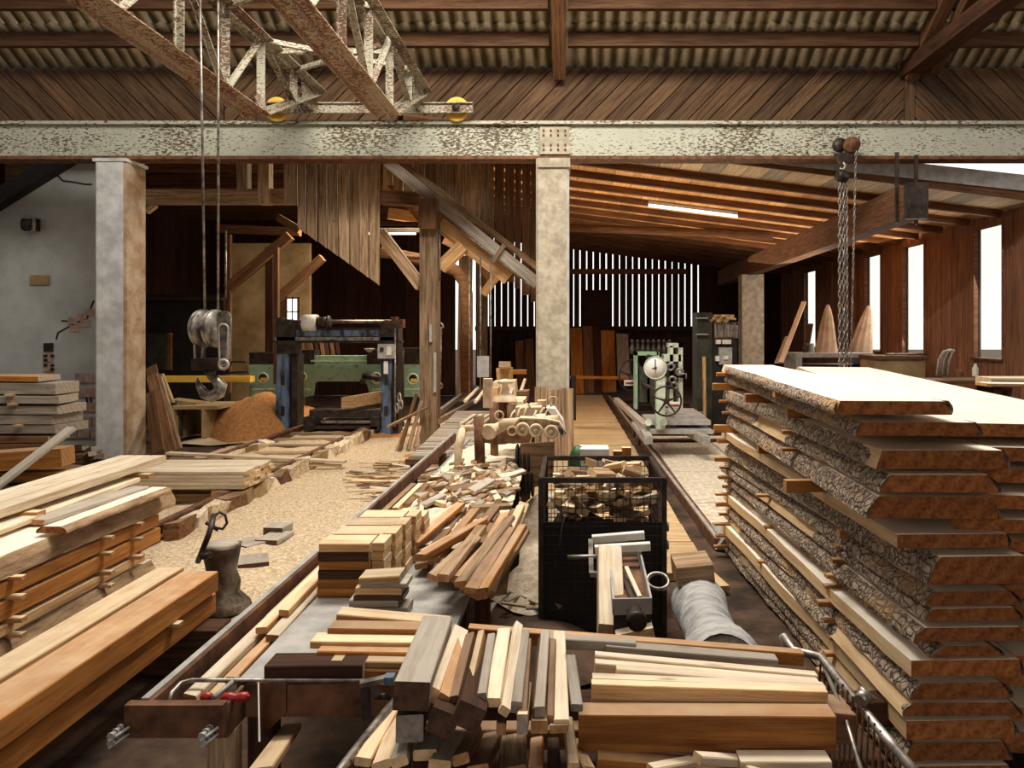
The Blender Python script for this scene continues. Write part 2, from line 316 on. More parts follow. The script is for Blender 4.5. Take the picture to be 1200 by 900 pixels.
def heap(name, mat, cx, cy, rx, ry, h, z0=0.0, seed=0.0, n=26, parent=None, pw=1.2, **k):
    vs = []; fs = []
    for r in range(n//2+1):
        for a in range(n):
            q = r/(n//2); th = 2*PI*a/n; rr = 1+0.18*nz(math.cos(th)*1.3+seed, math.sin(th)*1.3)
            x = cx+rx*q*rr*math.cos(th); y = cy+ry*q*rr*math.sin(th); zz = h*max(0, math.cos(q*PI/2))**pw*(1+0.3*nz(x*3+seed, y*3))+0.04*h*nz(x*9, y*9, seed)*(1-q)
            vs.append((x, y, z0+max(zz, 0)))
    for r in range(n//2):
        for a in range(n): b = (a+1) % n; fs.append((r*n+a, r*n+b, (r+1)*n+b, (r+1)*n+a))
    g = G(); g.add(vs, fs, 0, True); g.sm = [True]*len(g.f)
    return g.done(name, mat, parent, **k)
def terrain(name, mat, x0, x1, y0, y1, nx, ny, f, **k):
    vs = [(x0+(x1-x0)*i/nx, y0+(y1-y0)*j/ny, 0) for j in range(ny+1) for i in range(nx+1)]
    vs = [(x, y, f(x, y)) for x, y, z in vs]
    fs = [(j*(nx+1)+i, j*(nx+1)+i+1, (j+1)*(nx+1)+i+1, (j+1)*(nx+1)+i) for j in range(ny) for i in range(nx)]
    g = G(); g.add(vs, fs, 0, True); return g.done(name, mat, **k)
# ================================================================ SETTING
def sst(o): o['kind'] = 'structure'; return o
terrain('floor', 'earth', -12, 8, -3, 25, 100, 140, lambda x, y: 0.02*nz(x*1.3, y*1.3)-0.02, kind='structure')
terrain('ground_outside', 'earth', -60, 60, -45, 80, 4, 4, lambda x, y: -0.25, kind='structure')
# hall roof : corrugated sheets on purlins, trusses
def zr(y): return 5.30+0.60*(10.6-y)
ceil = thing('ceiling', 'corrugated roof of the hall on timber purlins', None, (0, 10.6, 5.3), kind='structure'); 
sheet_me = None
def corr_mesh(length):
    vs = []; fs = []; n = 48; W = 1.08
    for j, (q, d) in enumerate(((0, 0), (1, 0))):
        for i in range(n+1): vs.append((W*i/n-W/2, length*q, 0.030*math.cos(2*PI*i/8)))
    for i in range(n): fs.append((i, i+1, n+1+i+1, n+1+i))
    m = len(vs); vs += [(x, y, z+0.006) for x, y, z in vs]; fs += [tuple(k+m for k in f)[::-1] for f in fs]
    fs += [(i, m+i, m+i+1, i+1) for i in range(n)]
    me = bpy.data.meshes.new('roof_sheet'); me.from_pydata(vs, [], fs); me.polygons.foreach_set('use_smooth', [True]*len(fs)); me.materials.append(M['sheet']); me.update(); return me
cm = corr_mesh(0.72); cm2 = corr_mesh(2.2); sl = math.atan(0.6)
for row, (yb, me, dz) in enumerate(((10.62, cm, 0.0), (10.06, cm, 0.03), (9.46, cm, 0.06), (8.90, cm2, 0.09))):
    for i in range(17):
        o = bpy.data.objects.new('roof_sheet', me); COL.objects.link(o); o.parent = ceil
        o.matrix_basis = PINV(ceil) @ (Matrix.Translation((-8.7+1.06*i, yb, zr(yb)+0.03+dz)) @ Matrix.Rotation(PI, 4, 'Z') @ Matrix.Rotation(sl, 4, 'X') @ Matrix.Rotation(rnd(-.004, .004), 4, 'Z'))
for yc in (10.10, 9.62, 9.05, 8.4):
    for x0, x1 in ((-9.2, -0.30), (-0.05, 4.55), (4.75, 9)):
        plank('purlin', (x0, yc, zr(yc)-0.10), (x1, yc, zr(yc)-0.10), 0.09, 0.19, 'purlin', 'end', ceil)
for xc in (-0.17, 4.65):
    plank('roof_rafter', (xc, 10.55, zr(10.55)-0.14), (xc, 7.3, zr(7.3)-0.14), 0.17, 0.20, 'brown', 'end', ceil)
plank('tie_beam', (4.65, 10.6, 5.26), (4.65, 6.9, 5.26), 0.24, 0.20, 'dark', 'end', ceil)
plank('roof_strut', (4.95, 10.5, 5.25), (4.75, 8.5, 6.0), 0.14, 0.16, 'brown', 'end', ceil)
# far side of roof, above and behind the camera
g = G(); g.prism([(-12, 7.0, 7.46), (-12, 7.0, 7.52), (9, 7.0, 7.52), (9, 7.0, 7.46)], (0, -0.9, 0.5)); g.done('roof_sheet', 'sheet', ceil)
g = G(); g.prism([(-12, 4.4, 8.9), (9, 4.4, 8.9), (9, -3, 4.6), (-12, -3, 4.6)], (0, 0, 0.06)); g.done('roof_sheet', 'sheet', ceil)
# boarded gable band above the crane beam
wb = thing('wall_back', 'diagonal boarding above the crane beam', None, (0, 10.6, 4.4), kind='structure')
g = G(); g.box(-10, 9, 10.70, 10.74, 4.4, 5.75); g.done('backing', 'blackpaint', wb)
def diagboards(x0, x1, s):
    z0, z1 = 4.40, 5.30; hgt = z1-z0; wd = 0.285; x = x0-hgt
    while x < x1+hgt:
        a0 = x; a1 = x+wd-0.02; b0 = a0+s*hgt*0.98; b1 = a1+s*hgt*0.98
        poly = [(a0, z0), (a1, z0), (b1, z1), (b0, z1)]
        def clip(pl, xx, keep):
            out = []
            for i in range(len(pl)):
                p, q = pl[i], pl[(i+1) % len(pl)]; pi = (p[0]-xx)*keep >= 0; qi = (q[0]-xx)*keep >= 0
                if pi: out.append(p)
                if pi != qi: f = (xx-p[0])/(q[0]-p[0]); out.append((xx, p[1]+f*(q[1]-p[1])))
            return out
        pl = clip(clip(poly, x0, 1), x1, -1) if True else poly
        if len(pl) >= 3:
            cx = sum(p[0] for p in pl)/len(pl); cz = sum(p[1] for p in pl)/len(pl); ang = math.atan2(1, s*0.98)
            rot = Matrix.Rotation(-ang, 4, 'Y'); yy = 10.62+rnd(0, .012); inv = rot.inverted()
            vs = [inv @ Vector((p[0]-cx, 0, p[1]-cz)) for p in pl]; k = len(vs); d = inv @ Vector((0, 0.025, 0))
            me = bpy.data.meshes.new('board'); me.from_pydata(vs+[v+d for v in vs], [], [tuple(range(k)), tuple(range(k, 2*k))[::-1]]+[(i, i+k, (i+1) % k+k, (i+1) % k) for i in range(k)]); me.update()
            link('board', me, 'diag', wb, Matrix.Translation((cx, yy, cz)) @ rot)
        x += wd
diagboards(-9.5, -4.82, -1); diagboards(-4.80, 4.60, 1); diagboards(4.74, 9, -1)
plank('board_post', (4.67, 10.62, 4.4), (4.67, 10.62, 5.3), 0.13, 0.04, 'diag', 'end', wb, up=(0, 1, 0))
# crane beam on its columns
bt = thing('crane_beam', 'long peeling green-white painted steel crane beam across the hall', 'beam', (0, 10.2, 3.93), kind='structure')
g = G(); g.box(-10, -0.44, 10.12, 10.16, 3.97, 4.39); g.box(-0.03, 8, 10.12, 10.16, 3.97, 4.39); g.box(-0.5, 0.03, 10.14, 10.18, 3.97, 4.39); g.done('web', 'beam', bt)
g = G(); g.box(-10, 8, 10.06, 10.34, 4.385, 4.425); g.done('top_flange', 'beam', bt)
g = G(); g.box(-10, 8, 10.06, 10.34, 3.925, 3.968); g.done('bottom_flange', 'rust', bt)
g = G(); g.box(-0.42, -0.03, 10.105, 10.12, 4.0, 4.37)
g.done('splice_plate', 'concrete', bt)
g = G()
for i in range(4):
    for zz in (4.06, 4.12, 4.25, 4.31): g.cyl((-0.37+i*0.095, 10.105, zz), (-0.37+i*0.095, 10.085, zz), 0.014, 6)
g.done('rivets', 'rust', bt, kind='stuff')
g = G(); g.box(-10, 8, 10.16, 10.22, 4.425, 4.46); g.done('crane_rail', 'rust', bt)
# columns
def column(x0, x1, y0, y1, zt, mf, ms, lab, nm):
    t = thing(nm, lab, 'column', ((x0+x1)/2, y0, 0), kind='structure')
    g = G(); g.prism([(x0+.03, y0, 0), (x1-.03, y0, 0), (x1, y0+.03, 0), (x1, y1-.03, 0), (x1-.03, y1, 0), (x0+.03, y1, 0), (x0, y1-.03, 0), (x0, y0+.03, 0)], (0, 0, zt)); 
    o = g.done('shaft', [mf, ms], t)
    for p in o.data.polygons:
        if p.normal.x > 0.5: p.material_index = 1
    return t
ta = column(-6.22, -5.81, 10.0, 10.5, 3.92, 'concretel', 'concreteb', 'tall concrete column left, pale front and brown side', 'concrete_column')  # pale grey front, browner right-hand side
g = G(); g.box(-6.235, -5.795, 9.985, 10.51, 3.88, 3.922); g.done('cap', 'concretel', ta)
tb = column(-0.467, -0.033, 10.0, 10.45, 3.92, 'concrete', 'concretel', 'tall weathered concrete column in the centre of the hall', 'concrete_column')
g = G(); g.box(-0.44, -0.02, 9.97, 10.47, 3.80, 3.92); g.done('cap', 'concrete', tb)
for i in range(6): plank('cladding_board', (-0.44+i*0.085, 9.96, 0.02), (-0.44+i*0.085, 9.96, 0.95+rnd(-.05, .05)), 0.08, 0.02, 'barn', 'end', tb, up=(0, 1, 0))
# left plaster wall with broken top
wl = thing('wall_left', 'grey plaster gable wall with broken patches of brick', None, (-7.8, 11.4, 0), kind='structure')
pts = [P(u, v, 11.4) for u, v in ((-60, 262), (0, 237), (12, 232), (30, 214), (47, 205), (66, 203), (78, 188), (92, 178), (120, 170), (156, 168), (156, 534), (-60, 534))]
for p in pts[-2:]: p.z = -0.02
g = G(); g.prism(pts, (0, 0.3, 0)); g.done('masonry', 'plaster', wl)
g = G(); g.bar(P(-60, 270, 11.3), P(92, 176, 11.3), 0.22, 0.20, up=(0, 1, 0)); g.done('verge_beam', 'blackpaint', wl)
def brickat(u, v, w, h, m='brick', y=11.39): 
    a = P(u, v, y); g = G(); g.box(a.x-w/2, a.x+w/2, y-rnd(.012, .03), y+.03, a.z-h/2, a.z+h/2); g.done('brick', m, wl)
for r, row in enumerate(((97, 455), (98, 472), (92, 489), (90, 506), (84, 520))):
    k = [2, 2, 2, 3, 3][r]
    for i in range(k): brickat(row[0]+i*15-(4 if r % 2 else 0), row[1]-12, 0.17 if k > 2 else 0.20, 0.135, 'redbrick' if (r == 2 or (r, i) == (1, 1)) else 'brick')
for i, (u, v) in enumerate(((57, 407), (57, 419), (57, 430), (59, 442))):
    brickat(u, v, 0.13, 0.125, 'black' if i == 0 else 'redbrick')
for i, (u, v) in enumerate(((86, 376), (97, 372), (106, 366), (88, 385), (101, 379))): brickat(u, v, 0.14, 0.10, 'redbrick' if i % 2 else 'brick', 11.405)
for (u, v) in ((53, 417), (61, 417), (53, 428), (61, 428), (53, 422), (61, 433)):
    a = P(u, v, 11.355); g = G(); g.box(a.x-.022, a.x+.022, 11.35, 11.37, a.z-.02, a.z+.02); g.done('brick_hole', 'black', wl)
def crack(ps):
    g = G()
    for a, b in zip(ps, ps[1:]): g.bar(P(*a, 11.395), P(*b, 11.395), 0.02, 0.012, up=(0, 1, 0))
    g.done('crack', 'black', wl)
crack([(66, 204), (74, 212), (84, 213), (100, 216), (108, 216)]); crack([(72, 376), (100, 377), (110, 352)]); crack([(66, 398), (68, 390), (86, 380)])
crack([(110, 455), (100, 457), (102, 472), (88, 473), (89, 484), (78, 485)]); crack([(84, 484), (80, 510)]); crack([(105, 458), (108, 475)])
a = P(47, 328, 11.38); g = G(); g.box(a.x-.14, a.x+.14, 11.37, 11.39, a.z-.07, a.z+.07); g.done('patch', 'ochre', wl)
# outside boarding seen over the broken wall top
wo = thing('wall_outer_left', 'grey boarding outside above the broken wall', None, (-9, 13, 3.5), kind='structure')
for i in range(9): plank('board', (-13, 13, 3.25+i*0.19), (-7.4, 13, 3.25+i*0.19), 0.18, 0.03, 'pale', 'end', wo, up=(0, 1, 0))
for x in (-10.6, -9.75, -8.9, -8.1): plank('stud', (x, 12.9, 3), (x, 12.9, 4.9), 0.1, 0.1, 'dark', 'end', wo, up=(0, 1, 0))
g = G(); g.box(-12, -7.6, 11.75, 11.8, 0, 3.1); g.done('wall_filler', 'plaster', wo)
g = G(); g.box(-9.8, -9.6, 2.5, 11.4, 0, 4.4); g.done('wall_side_left', 'plaster', kind='structure')
g = G(); g.box(-9.8, -9.6, -3.2, 2.5, 0, 5.5); g.done('wall_side_left', 'plaster', kind='structure')
g = G(); g.box(6.6, 6.8, -3.2, 3.0, 0, 5.5); g.done('wall_side_right', 'wallb', kind='structure')
g = G(); g.box(-9.8, -2.2, -3.3, -3.1, 0, 5.5); g.box(2.2, 6.8, -3.3, -3.1, 0, 5.5); g.box(-2.2, 2.2, -3.3, -3.1, 3.7, 5.5); g.done('wall_behind_camera', 'wallb', kind='structure')
# ---- right bay: roof, rafters, walls
def zs(x): return 4.30-0.125*x
rr_ = thing('ceiling_bay', 'lean-to roof over the right bay with boarding on rafters', None, (3, 17, 4), kind='structure')
x = -2.3
while x < 6.7:
    y = 10.5; dy0 = rnd(.0, .8)
    plank('roof_board', (x+.15, 10.5, zs(x+.15)), (x+.15, 11.45, zs(x+.15)), 0.294, 0.022, 'pale' if int(x*3.3) % 3 else 'grey', 'end', rr_, up=(.125, 0, 1))
    for y0, y1 in ((11.46, 13.2+dy0), (13.2+dy0, 18.6), (18.6, 24.2)):
        plank('roof_board', (x+.15, y0+.006, zs(x+.15)), (x+.15, y1-.006, zs(x+.15)), 0.297, 0.022, 'roofwood', 'end', rr_, up=(.125, 0, 1))
    x += 0.30
yy = 11.55
while yy < 24:
    plank('rafter', (-2.3, yy, zs(-2.3)-0.065), (6.45, yy, zs(6.45)-0.065), 0.085, 0.11, 'rafter', 'end', rr_)
    yy += 0.92
plank('fascia', (-2.3, 10.5, zs(-2.3)-.02), (6.5, 10.5, zs(6.5)-.02), 0.05, 0.09, 'rafter', 'end', rr_)
g = G(); g.tube([(-0.5, 16.2, 3.86), (1.2, 16.15, 3.80), (3.2, 16.1, 3.72), (4.2, 16.1, 3.66)], 0.085, 10); g.done('round_log', 'rafter', rr_)
o = plank('grey_eave_board', (2.6, 10.47, 4.08), (6.8, 10.47, 3.62), 0.03, 0.22, 'galv', 'end', rr_)
plank('long_beam', (4.3, 9.62, 3.30), (4.3, 21.9, 3.18), 0.26, 0.42, 'rafter', 'enddark', rr_)
g = G(); g.box(4.16, 4.44, 9.56, 9.62, 3.07, 3.52); g.done('beam_end_plate', 'darksteel', rr_)
for yy, xx in ((9.8, 4.15), (9.95, 4.46)):
    g = G(); g.bar((xx, yy, 3.05), (xx, yy, 3.95), 0.045, 0.03); g.done('hanger_strap', 'darksteel', rr_)
g = G(); g.prism([(-2.4, 10.5, zs(-2.4)+.03), (6.7, 10.5, zs(6.7)+.03), (6.7, 10.5, zs(6.7)+.06), (-2.4, 10.5, zs(-2.4)+.06)], (0, 13.8, 0)); g.done('roof_skin', 'rafter', rr_)
# light tubes hanging under the rafters
for i, (x, y, z, L) in enumerate(((2.05, 13.0, 3.70, 0.75), (-4.2, 18.0, 3.95, 0.55))):
    t = thing('fluorescent_lamp', ('fluorescent tube lamp under the right bay rafters', 'fluorescent tube lamp under the dark left bay roof')[i], 'lamp', (x, y, z))
    g = G(); g.bar((x-L, y, z+.05+.125*L*(i == 0)), (x+L, y, z+.05-.125*L*(i == 0)), 0.09, 0.05); g.done('housing', 'white', t)
    g = G(); g.cyl((x-L, y-.02, z+.125*L*(i == 0)), (x+L, y-.02, z-.125*L*(i == 0)), 0.022, 10); g.done('tube', 'tube', t)
# right wall: vertical boards and four tall windows
wr = thing('wall_right', 'red-brown boarded side wall of the right bay', None, (6.5, 17, 0), kind='structure')
WIN = [(11.62, 12.42), (14.2, 15.1), (16.2, 17.05), (20.5, 21.5)]
y = 3.0
while y < 24.2:
    y1 = y+0.19
    for a, b in WIN:
        if y < a < y1: y1 = a
    hit = [w_ for w_ in WIN if w_[0]-1e-3 <= y < w_[1]-1e-3]
    if hit:
        y1 = min(y1, hit[0][1])
        plank('board', (6.53, (y+y1)/2, 0), (6.53, (y+y1)/2, 1.24), y1-y-.008, 0.03, 'wallb', 'end', wr, up=(1, 0, 0))
        plank('board', (6.53, (y+y1)/2, 3.31), (6.53, (y+y1)/2, 3.62), y1-y-.008, 0.03, 'wallb', 'end', wr, up=(1, 0, 0))
    elif y1-y > .02:
        plank('board', (6.53+rnd(0, .012), (y+y1)/2, 0), (6.53+rnd(0, .012), (y+y1)/2, 3.55), y1-y-.008, 0.03, 'wallb', 'end', wr, up=(1, 0, 0))
    y = y1
g = G(); g.box(6.57, 6.62, 3, 24.2, 0, 1.2); g.box(6.57, 6.62, 3, 24.2, 3.33, 3.6)
py = 3.0
for a, b in WIN+[(24.2, 24.2)]: g.box(6.57, 6.62, py, a, 1.2, 3.33); py = b
g.done('backing', 'blackpaint', wr)
for i, (a, b) in enumerate(WIN):
    t = thing('window_%d' % (i+1), ['first tall window from the right', 'second tall window from the right', 'third tall window from the right', 'farthest tall window of the right wall'][i], None, (6.55, a, 1.24), kind='structure')
    g = G()
    g.box(6.50, 6.60, a-.03, a, 1.22, 3.33); g.box(6.50, 6.60, b, b+.03, 1.22, 3.33); g.box(6.50, 6.60, a, b, 3.30, 3.34); g.done('window_frame', 'wallb', t)
    g = G(); g.box(6.46, 6.62, a-.04, b+.04, 1.21, 1.245); g.done('window_sill', 'brown', t)
    g = G(); g.box(6.575, 6.58, a, b, 1.245, 3.3); g.done('pane', 'glass', t)
# back wall of slats with daylight between them
wk = thing('wall_slatted', 'dark slatted back wall with daylight in its gaps', None, (1, 24, 0), kind='structure')
x = -3.0; i = 0
while x < 6.5:
    full = (x > 3.9)
    wd = 0.203 if full else 0.205-rnd(.026, .045)
    zb = -0.02
    plank('slat', (x+wd/2, 24+rnd(0, .015), zb), (x+wd/2, 24+rnd(0, .015), 4.35 if x > 0 else 4.5), wd, 0.03, 'dark', 'enddark', wk, up=(0, 1, 0), jit=0.01)
    x += 0.205
g = G(); g.box(-3, 6.5, 24.06, 24.1, -0.05, 1.75); g.box(0.35, 1.25, 23.9, 23.96, 1.75, 2.95); g.box(4.6, 6.6, 24.06, 24.1, 0, 3.6); g.done('backing', 'dark', wk)
plank('rail', (-0.3, 23.85, 3.52), (3.6, 23.85, 3.52), 0.10, 0.16, 'orange', 'end', wk)
plank('rail', (-3, 23.85, 1.75), (4.4, 23.85, 1.75), 0.10, 0.14, 'dark', 'end', wk)
plank('concrete_post', P(880, 322, 18.4), Vector((4.3, 18.4, 0)), 0.52, 0.40, 'concrete', 'end', rr_, up=(0, 1, 0))
# ---- left bay shell
lb = thing('wall_left_bay', 'dark timber walls of the left bay', None, (-5, 20, 0), kind='structure')
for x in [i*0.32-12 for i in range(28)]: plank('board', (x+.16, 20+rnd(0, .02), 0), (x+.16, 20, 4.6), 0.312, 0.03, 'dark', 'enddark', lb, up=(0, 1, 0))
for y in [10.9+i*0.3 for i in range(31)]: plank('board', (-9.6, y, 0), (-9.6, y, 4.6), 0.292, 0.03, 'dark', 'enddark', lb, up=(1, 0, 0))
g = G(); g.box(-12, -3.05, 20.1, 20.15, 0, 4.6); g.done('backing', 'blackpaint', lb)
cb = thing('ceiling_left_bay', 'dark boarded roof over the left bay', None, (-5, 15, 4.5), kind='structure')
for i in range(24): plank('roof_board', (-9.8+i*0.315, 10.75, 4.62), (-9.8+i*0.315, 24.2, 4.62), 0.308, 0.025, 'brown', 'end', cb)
for i in range(10): plank('rafter', (-9.7, 12+i*1.15, 4.50), (-2.2, 12+i*1.15, 4.50), 0.1, 0.18, 'rafter', 'end', cb)
a0 = P(269, 285, 15); a1 = P(345, 455, 15)
g = G(); g.box(a0.x, a1.x+.3, 15, 15.1, 0, a0.z); g.done('wall_ochre', 'ochre', kind='structure')
# bright little window in the far wall
a = P(342, 372, 14.9); t = thing('window_5', 'small bright window behind the frame saw', None, a, kind='structure')
g = G(); g.box(a.x-.10, a.x+.10, 14.94, 14.96, a.z-.36, a.z+.36); g.done('pane', emis('daylit_pane', (1, .93, .8), 1.6), t)
g = G(); g.box(a.x-.13, a.x-.10, 14.9, 14.97, a.z-.4, a.z+.4); g.box(a.x+.10, a.x+.13, 14.9, 14.97, a.z-.4, a.z+.4); g.box(a.x-.01, a.x+.01, 14.92, 14.97, a.z-.4, a.z+.4)
for k in (-.4, -.15, .1, .37): g.box(a.x-.13, a.x+.13, 14.92, 14.97, a.z+k, a.z+k+.025)
g.done('window_frame', 'dark', t)
# timber framing of the left bay
tf = thing('timber_frame', 'old timber framing with tie beam, studs and braces behind the crane beam', 'frame', (-4, 11, 3), kind='structure')
def fb(a, b, Y, w_, m='brown', nm='beam', d=None, Y2=None): plank(nm, P(*a, Y), P(*b, Y2 or Y), w_, d or w_, m, 'end', tf, up=(0, 1, 0) if abs(a[0]-b[0]) < 1e9 else None)
fb((165, 231), (340, 231), 11.0, 0.21, 'barn', 'tie_beam', 0.16)
fb((286, 180), (286, 225), 10.95, 0.15, 'barn', 'stud'); fb((311, 180), (311, 240), 10.9, 0.16, 'barn', 'stud')
fb((170, 185), (250, 183), 12.5, 0.14, 'rafter', 'beam'); fb((235, 185), (345, 232), 12, 0.12, 'rafter', 'brace')
fb((172, 248), (182, 240), 11.0, 0.08, 'barn', 'brace')
fb((267, 338), (340, 276), 13.5, 0.16, 'brown', 'brace'); fb((325, 350), (378, 302), 14, 0.14, 'brown', 'brace')
fb((317, 290), (317, 450), 13.6, 0.14, 'dark', 'post'); fb((324, 290), (324, 450), 13.2, 0.08, 'brown', 'post'); fb((268, 275), (268, 460), 13.8, 0.09, 'brown', 'post')
fb((255, 268), (352, 272), 13.6, 0.14, 'rafter', 'beam'); fb((326, 255), (352, 270), 13.0, 0.12, 'brown', 'brace')
fb((504, 236), (504, 523), 11.3, 0.26, 'barn', 'post'); fb((502, 234), (502, 268), 11.1, 0.25, 'brown', 'post_head', 0.2)
fb((446, 273), (494, 336), 11.35, 0.17, 'barn', 'brace'); fb((516, 314), (543, 288), 11.4, 0.18, 'fresh', 'brace')
fb((448, 232), (494, 234), 11.8, 0.20, 'brown', 'round_log'); fb((446, 262), (494, 262), 12.4, 0.06, 'dark', 'beam'); fb((446, 270), (494, 270), 13.0, 0.07, 'grey', 'beam')
fb((446, 300), (494, 303), 13.0, 0.06, 'brown', 'beam'); fb((447, 200), (500, 262), 12.6, 0.16, 'rafter', 'brace')
fb((546, 300), (543, 470), 16.5, 0.26, 'barn', 'post'); fb((565, 292), (565, 440), 19, 0.24, 'barn', 'post')
fb((566, 345), (583, 322), 16, 0.16, 'fresh', 'brace'); fb((570, 312), (605, 320), 17, 0.16, 'brown', 'beam'); fb((552, 290), (578, 335), 16, 0.12, 'rafter', 'brace'); fb((520, 282), (556, 300), 14, 0.12, 'rafter', 'brace')
for k, (a, b) in enumerate((((448, 205), (475, 215)), ((448, 222), (490, 232)), ((455, 250), (494, 256)))): fb(a, b, 14.5, 0.22, 'roofwood', 'boarding', 0.03)
# plank wall above the sloping chute
pw_ = thing('plank_wall', 'vertical weathered planks above the sloping chute', None, (-1.3, 11.6, 3), kind='structure')
us = [449, 461, 473, 485, 498, 511, 523, 537, 547, 563, 579, 592, 603, 612, 622, 632]
for a, b in zip(us, us[1:]):
    vb = 182+(b-440)*0.80+18; gap = 2.2 if a in (592-1, 579, 603) else 0.5
    plank('plank', P((a+b)/2, 172, 11.75), P((a+b)/2-gap/2, vb, 11.75), (b-a-gap)/FPX*11.75, 0.03, 'barn' if a < 575 else 'brown', 'end', pw_, up=(0, 1, 0))
us = [331, 348, 358.5, 371, 382, 395, 408.5, 420.5, 432, 445]
hb = thing('hanging_board_wall', 'pale weathered vertical board panel hanging below the crane beam', None, (-3.5, 10.9, 2.5), kind='structure')
for a, b in zip(us, us[1:]):
    vb0 = 240 if a < 340 else 268+(a-350)*0.70; vb1 = 240 if a < 340 else 268+(b-350)*0.70
    A, B, C, D = P(a+.7, 178, 10.8), P(b-.7, 178, 10.8), P(b-.7, vb1, 10.8), P(a+.7, vb0, 10.8)
    c = (A+B+C+D)/4; rot = Matrix.Rotation(PI/2, 4, 'Y'); inv = rot.inverted(); off = rnd(0, .05)
    vs = [inv @ (p-c) for p in (A, B, C, D)]; d = inv @ Vector((0, .03, 0))
    me = bpy.data.meshes.new('board'); me.from_pydata(vs+[v+d for v in vs], [], [(0, 1, 2, 3), (7, 6, 5, 4)]+[(i, i+4, (i+1) % 4+4, (i+1) % 4) for i in range(4)]); me.update()
    link('board', me, 'barn', hb, Matrix.Translation(c+Vector((0, off, 0))) @ rot)
# sloping chute
ch = thing('sloping_conveyor', 'long timber conveyor chute sloping down behind the hall column', 'conveyor', P(540, 260, 11.3))
plank('side_beam', P(454, 190, 11.3), P(630, 332, 11.3), 0.16, 0.10, 'grey', 'end', ch, up=(0, 1, 0))
plank('side_beam', P(470, 190, 11.5), P(636, 318, 11.5), 0.09, 0.08, 'barn', 'end', ch, up=(0, 1, 0))
plank('chute_board', P(515, 262, 11.45), P(596, 326, 11.45), 0.22, 0.03, 'fresh', 'end', ch, up=(0, 1, 0))
plank('cross_bar', P(577, 307, 11.2), P(591, 287, 11.2), 0.06, 0.05, 'barn', 'end', ch, up=(0, 1, 0))
g = G(); g.cyl(P(515, 250, 11.25), P(625, 337, 11.25), 0.012, 6); g.done('guide_rod', 'steel', ch)
for u in (515.5, 550, 563, 575): 
    g = G(); g.cyl(P(u, 262 if u < 520 else 300, 11.2), P(u, 330 if u < 520 else 470, 11.2), 0.012, 6); g.done('hanger_rod', 'steel', ch)
# ================================================================ RIGHT SLAB STACKS
def slab(N0, F0, wd, t, inL, inR, label, group, seed, bark=True, name='sawn_slab', skin='bark'):
    """flitch from near end centre N0 to far end centre F0 (bottom level), bottom width wd, thickness t, top edges set in by inL / inR"""
    N0, F0 = Vector(N0), Vector(F0); L = (F0-N0).length; x = (F0-N0).normalized(); y = Vector((0, 0, 1)).cross(x).normalized(); z = x.cross(y)
    mat = Matrix.Translation(N0) @ Matrix((x, y, z)).transposed().to_4x4()
    ns = 14
    def edge(s, q): return s*(wd/2+0.022*nz(q*L*0.9+seed, s*3.1)+0.010*nz(q*L*4+seed, s*7.7))
    vs = []; fs = []; mi = []
    for i in range(ns+1):
        q = i/ns; a = edge(1, q); b = edge(-1, q)
        vs += [(q*L, a, 0), (q*L, a-inL, t), (q*L, b+inR, t), (q*L, b, 0)]
    for i in range(ns):
        o = i*4
        for k in range(4): fs.append((o+k, o+4+k, o+4+(k+1) % 4, o+(k+1) % 4)); mi.append(0)
    fs += [(0, 1, 2, 3), (ns*4+3, ns*4+2, ns*4+1, ns*4)]; mi += [1, 1]
    me = bpy.data.meshes.new(name); me.from_pydata(vs, [], fs); me.polygons.foreach_set('material_index', mi)
    bm = bmesh.new(); bm.from_mesh(me); bmesh.ops.recalc_face_normals(bm, faces=bm.faces); bm.to_mesh(me); bm.free(); me.update()
    o = link(name, me, ['slab', 'slabend'], None, mat); meta(o, label, 'board', group)
    if bark:
        for s, ins in ((1, inL), (-1, inR)):
            if ins < 0.004 and s == 1 and not bark == 2: continue
            n = 56; m = 5; vs = []; fs = []
            for i in range(n+1):
                q = i/n; e = edge(s, q)
                for j in range(m+1):
                    r = j/m; bulge = 0.012*math.sin(PI*min(1, r*1.05+.02))+0.012*max(0, nz(q*L*11+seed, r*t*11+s*5))+0.007*nz(q*L*30, r*t*30+seed)
                    gap = 0.0 if nz(q*L*0.8+seed*2, s*9) < 0.22 else -0.020
                    bulge += gap
                    vs.append((q*L-.004, e-s*ins*r+s*bulge, t*r+bulge*0.4*(ins/t)))
            for i in range(n):
                for j in range(m): a = i*(m+1)+j; fs.append((a, a+1, a+m+2, a+m+1))
            me = bpy.data.meshes.new('bark_edge'); me.from_pydata(vs, [], fs); me.polygons.foreach_set('use_smooth', [True]*len(fs)); me.update()
            link('bark_edge', me, skin, o, mat)
    return o
SL = [(981, 1113, 470, 486, 5), (1005, 1150, 495, 511, 8), (1027, 1184, 528, 550, 7), (1030, 1170, 556, 577, 14), (1018, 1175, 582, 608, 14), (1052, 1187, 626, 642, 0),
      (1086, 1215, 651, 683, 16), (1082, 1200, 693, 709, 16), (1083, 1199, 712, 727, 9), (1067, 1205, 734, 750, 14), (1088, 1177, 756, 769, 18), (1064, 1196, 772, 791, 0),
      (1068, 1185, 799, 818, 14), (1057, 1198, 822, 838, 12), (1062, 1188, 843, 865, 0), (1060, 1186, 871, 893, 9), (1062, 1190, 897, 913, 9)]
YN = 2.85; zprev = None; levels = []
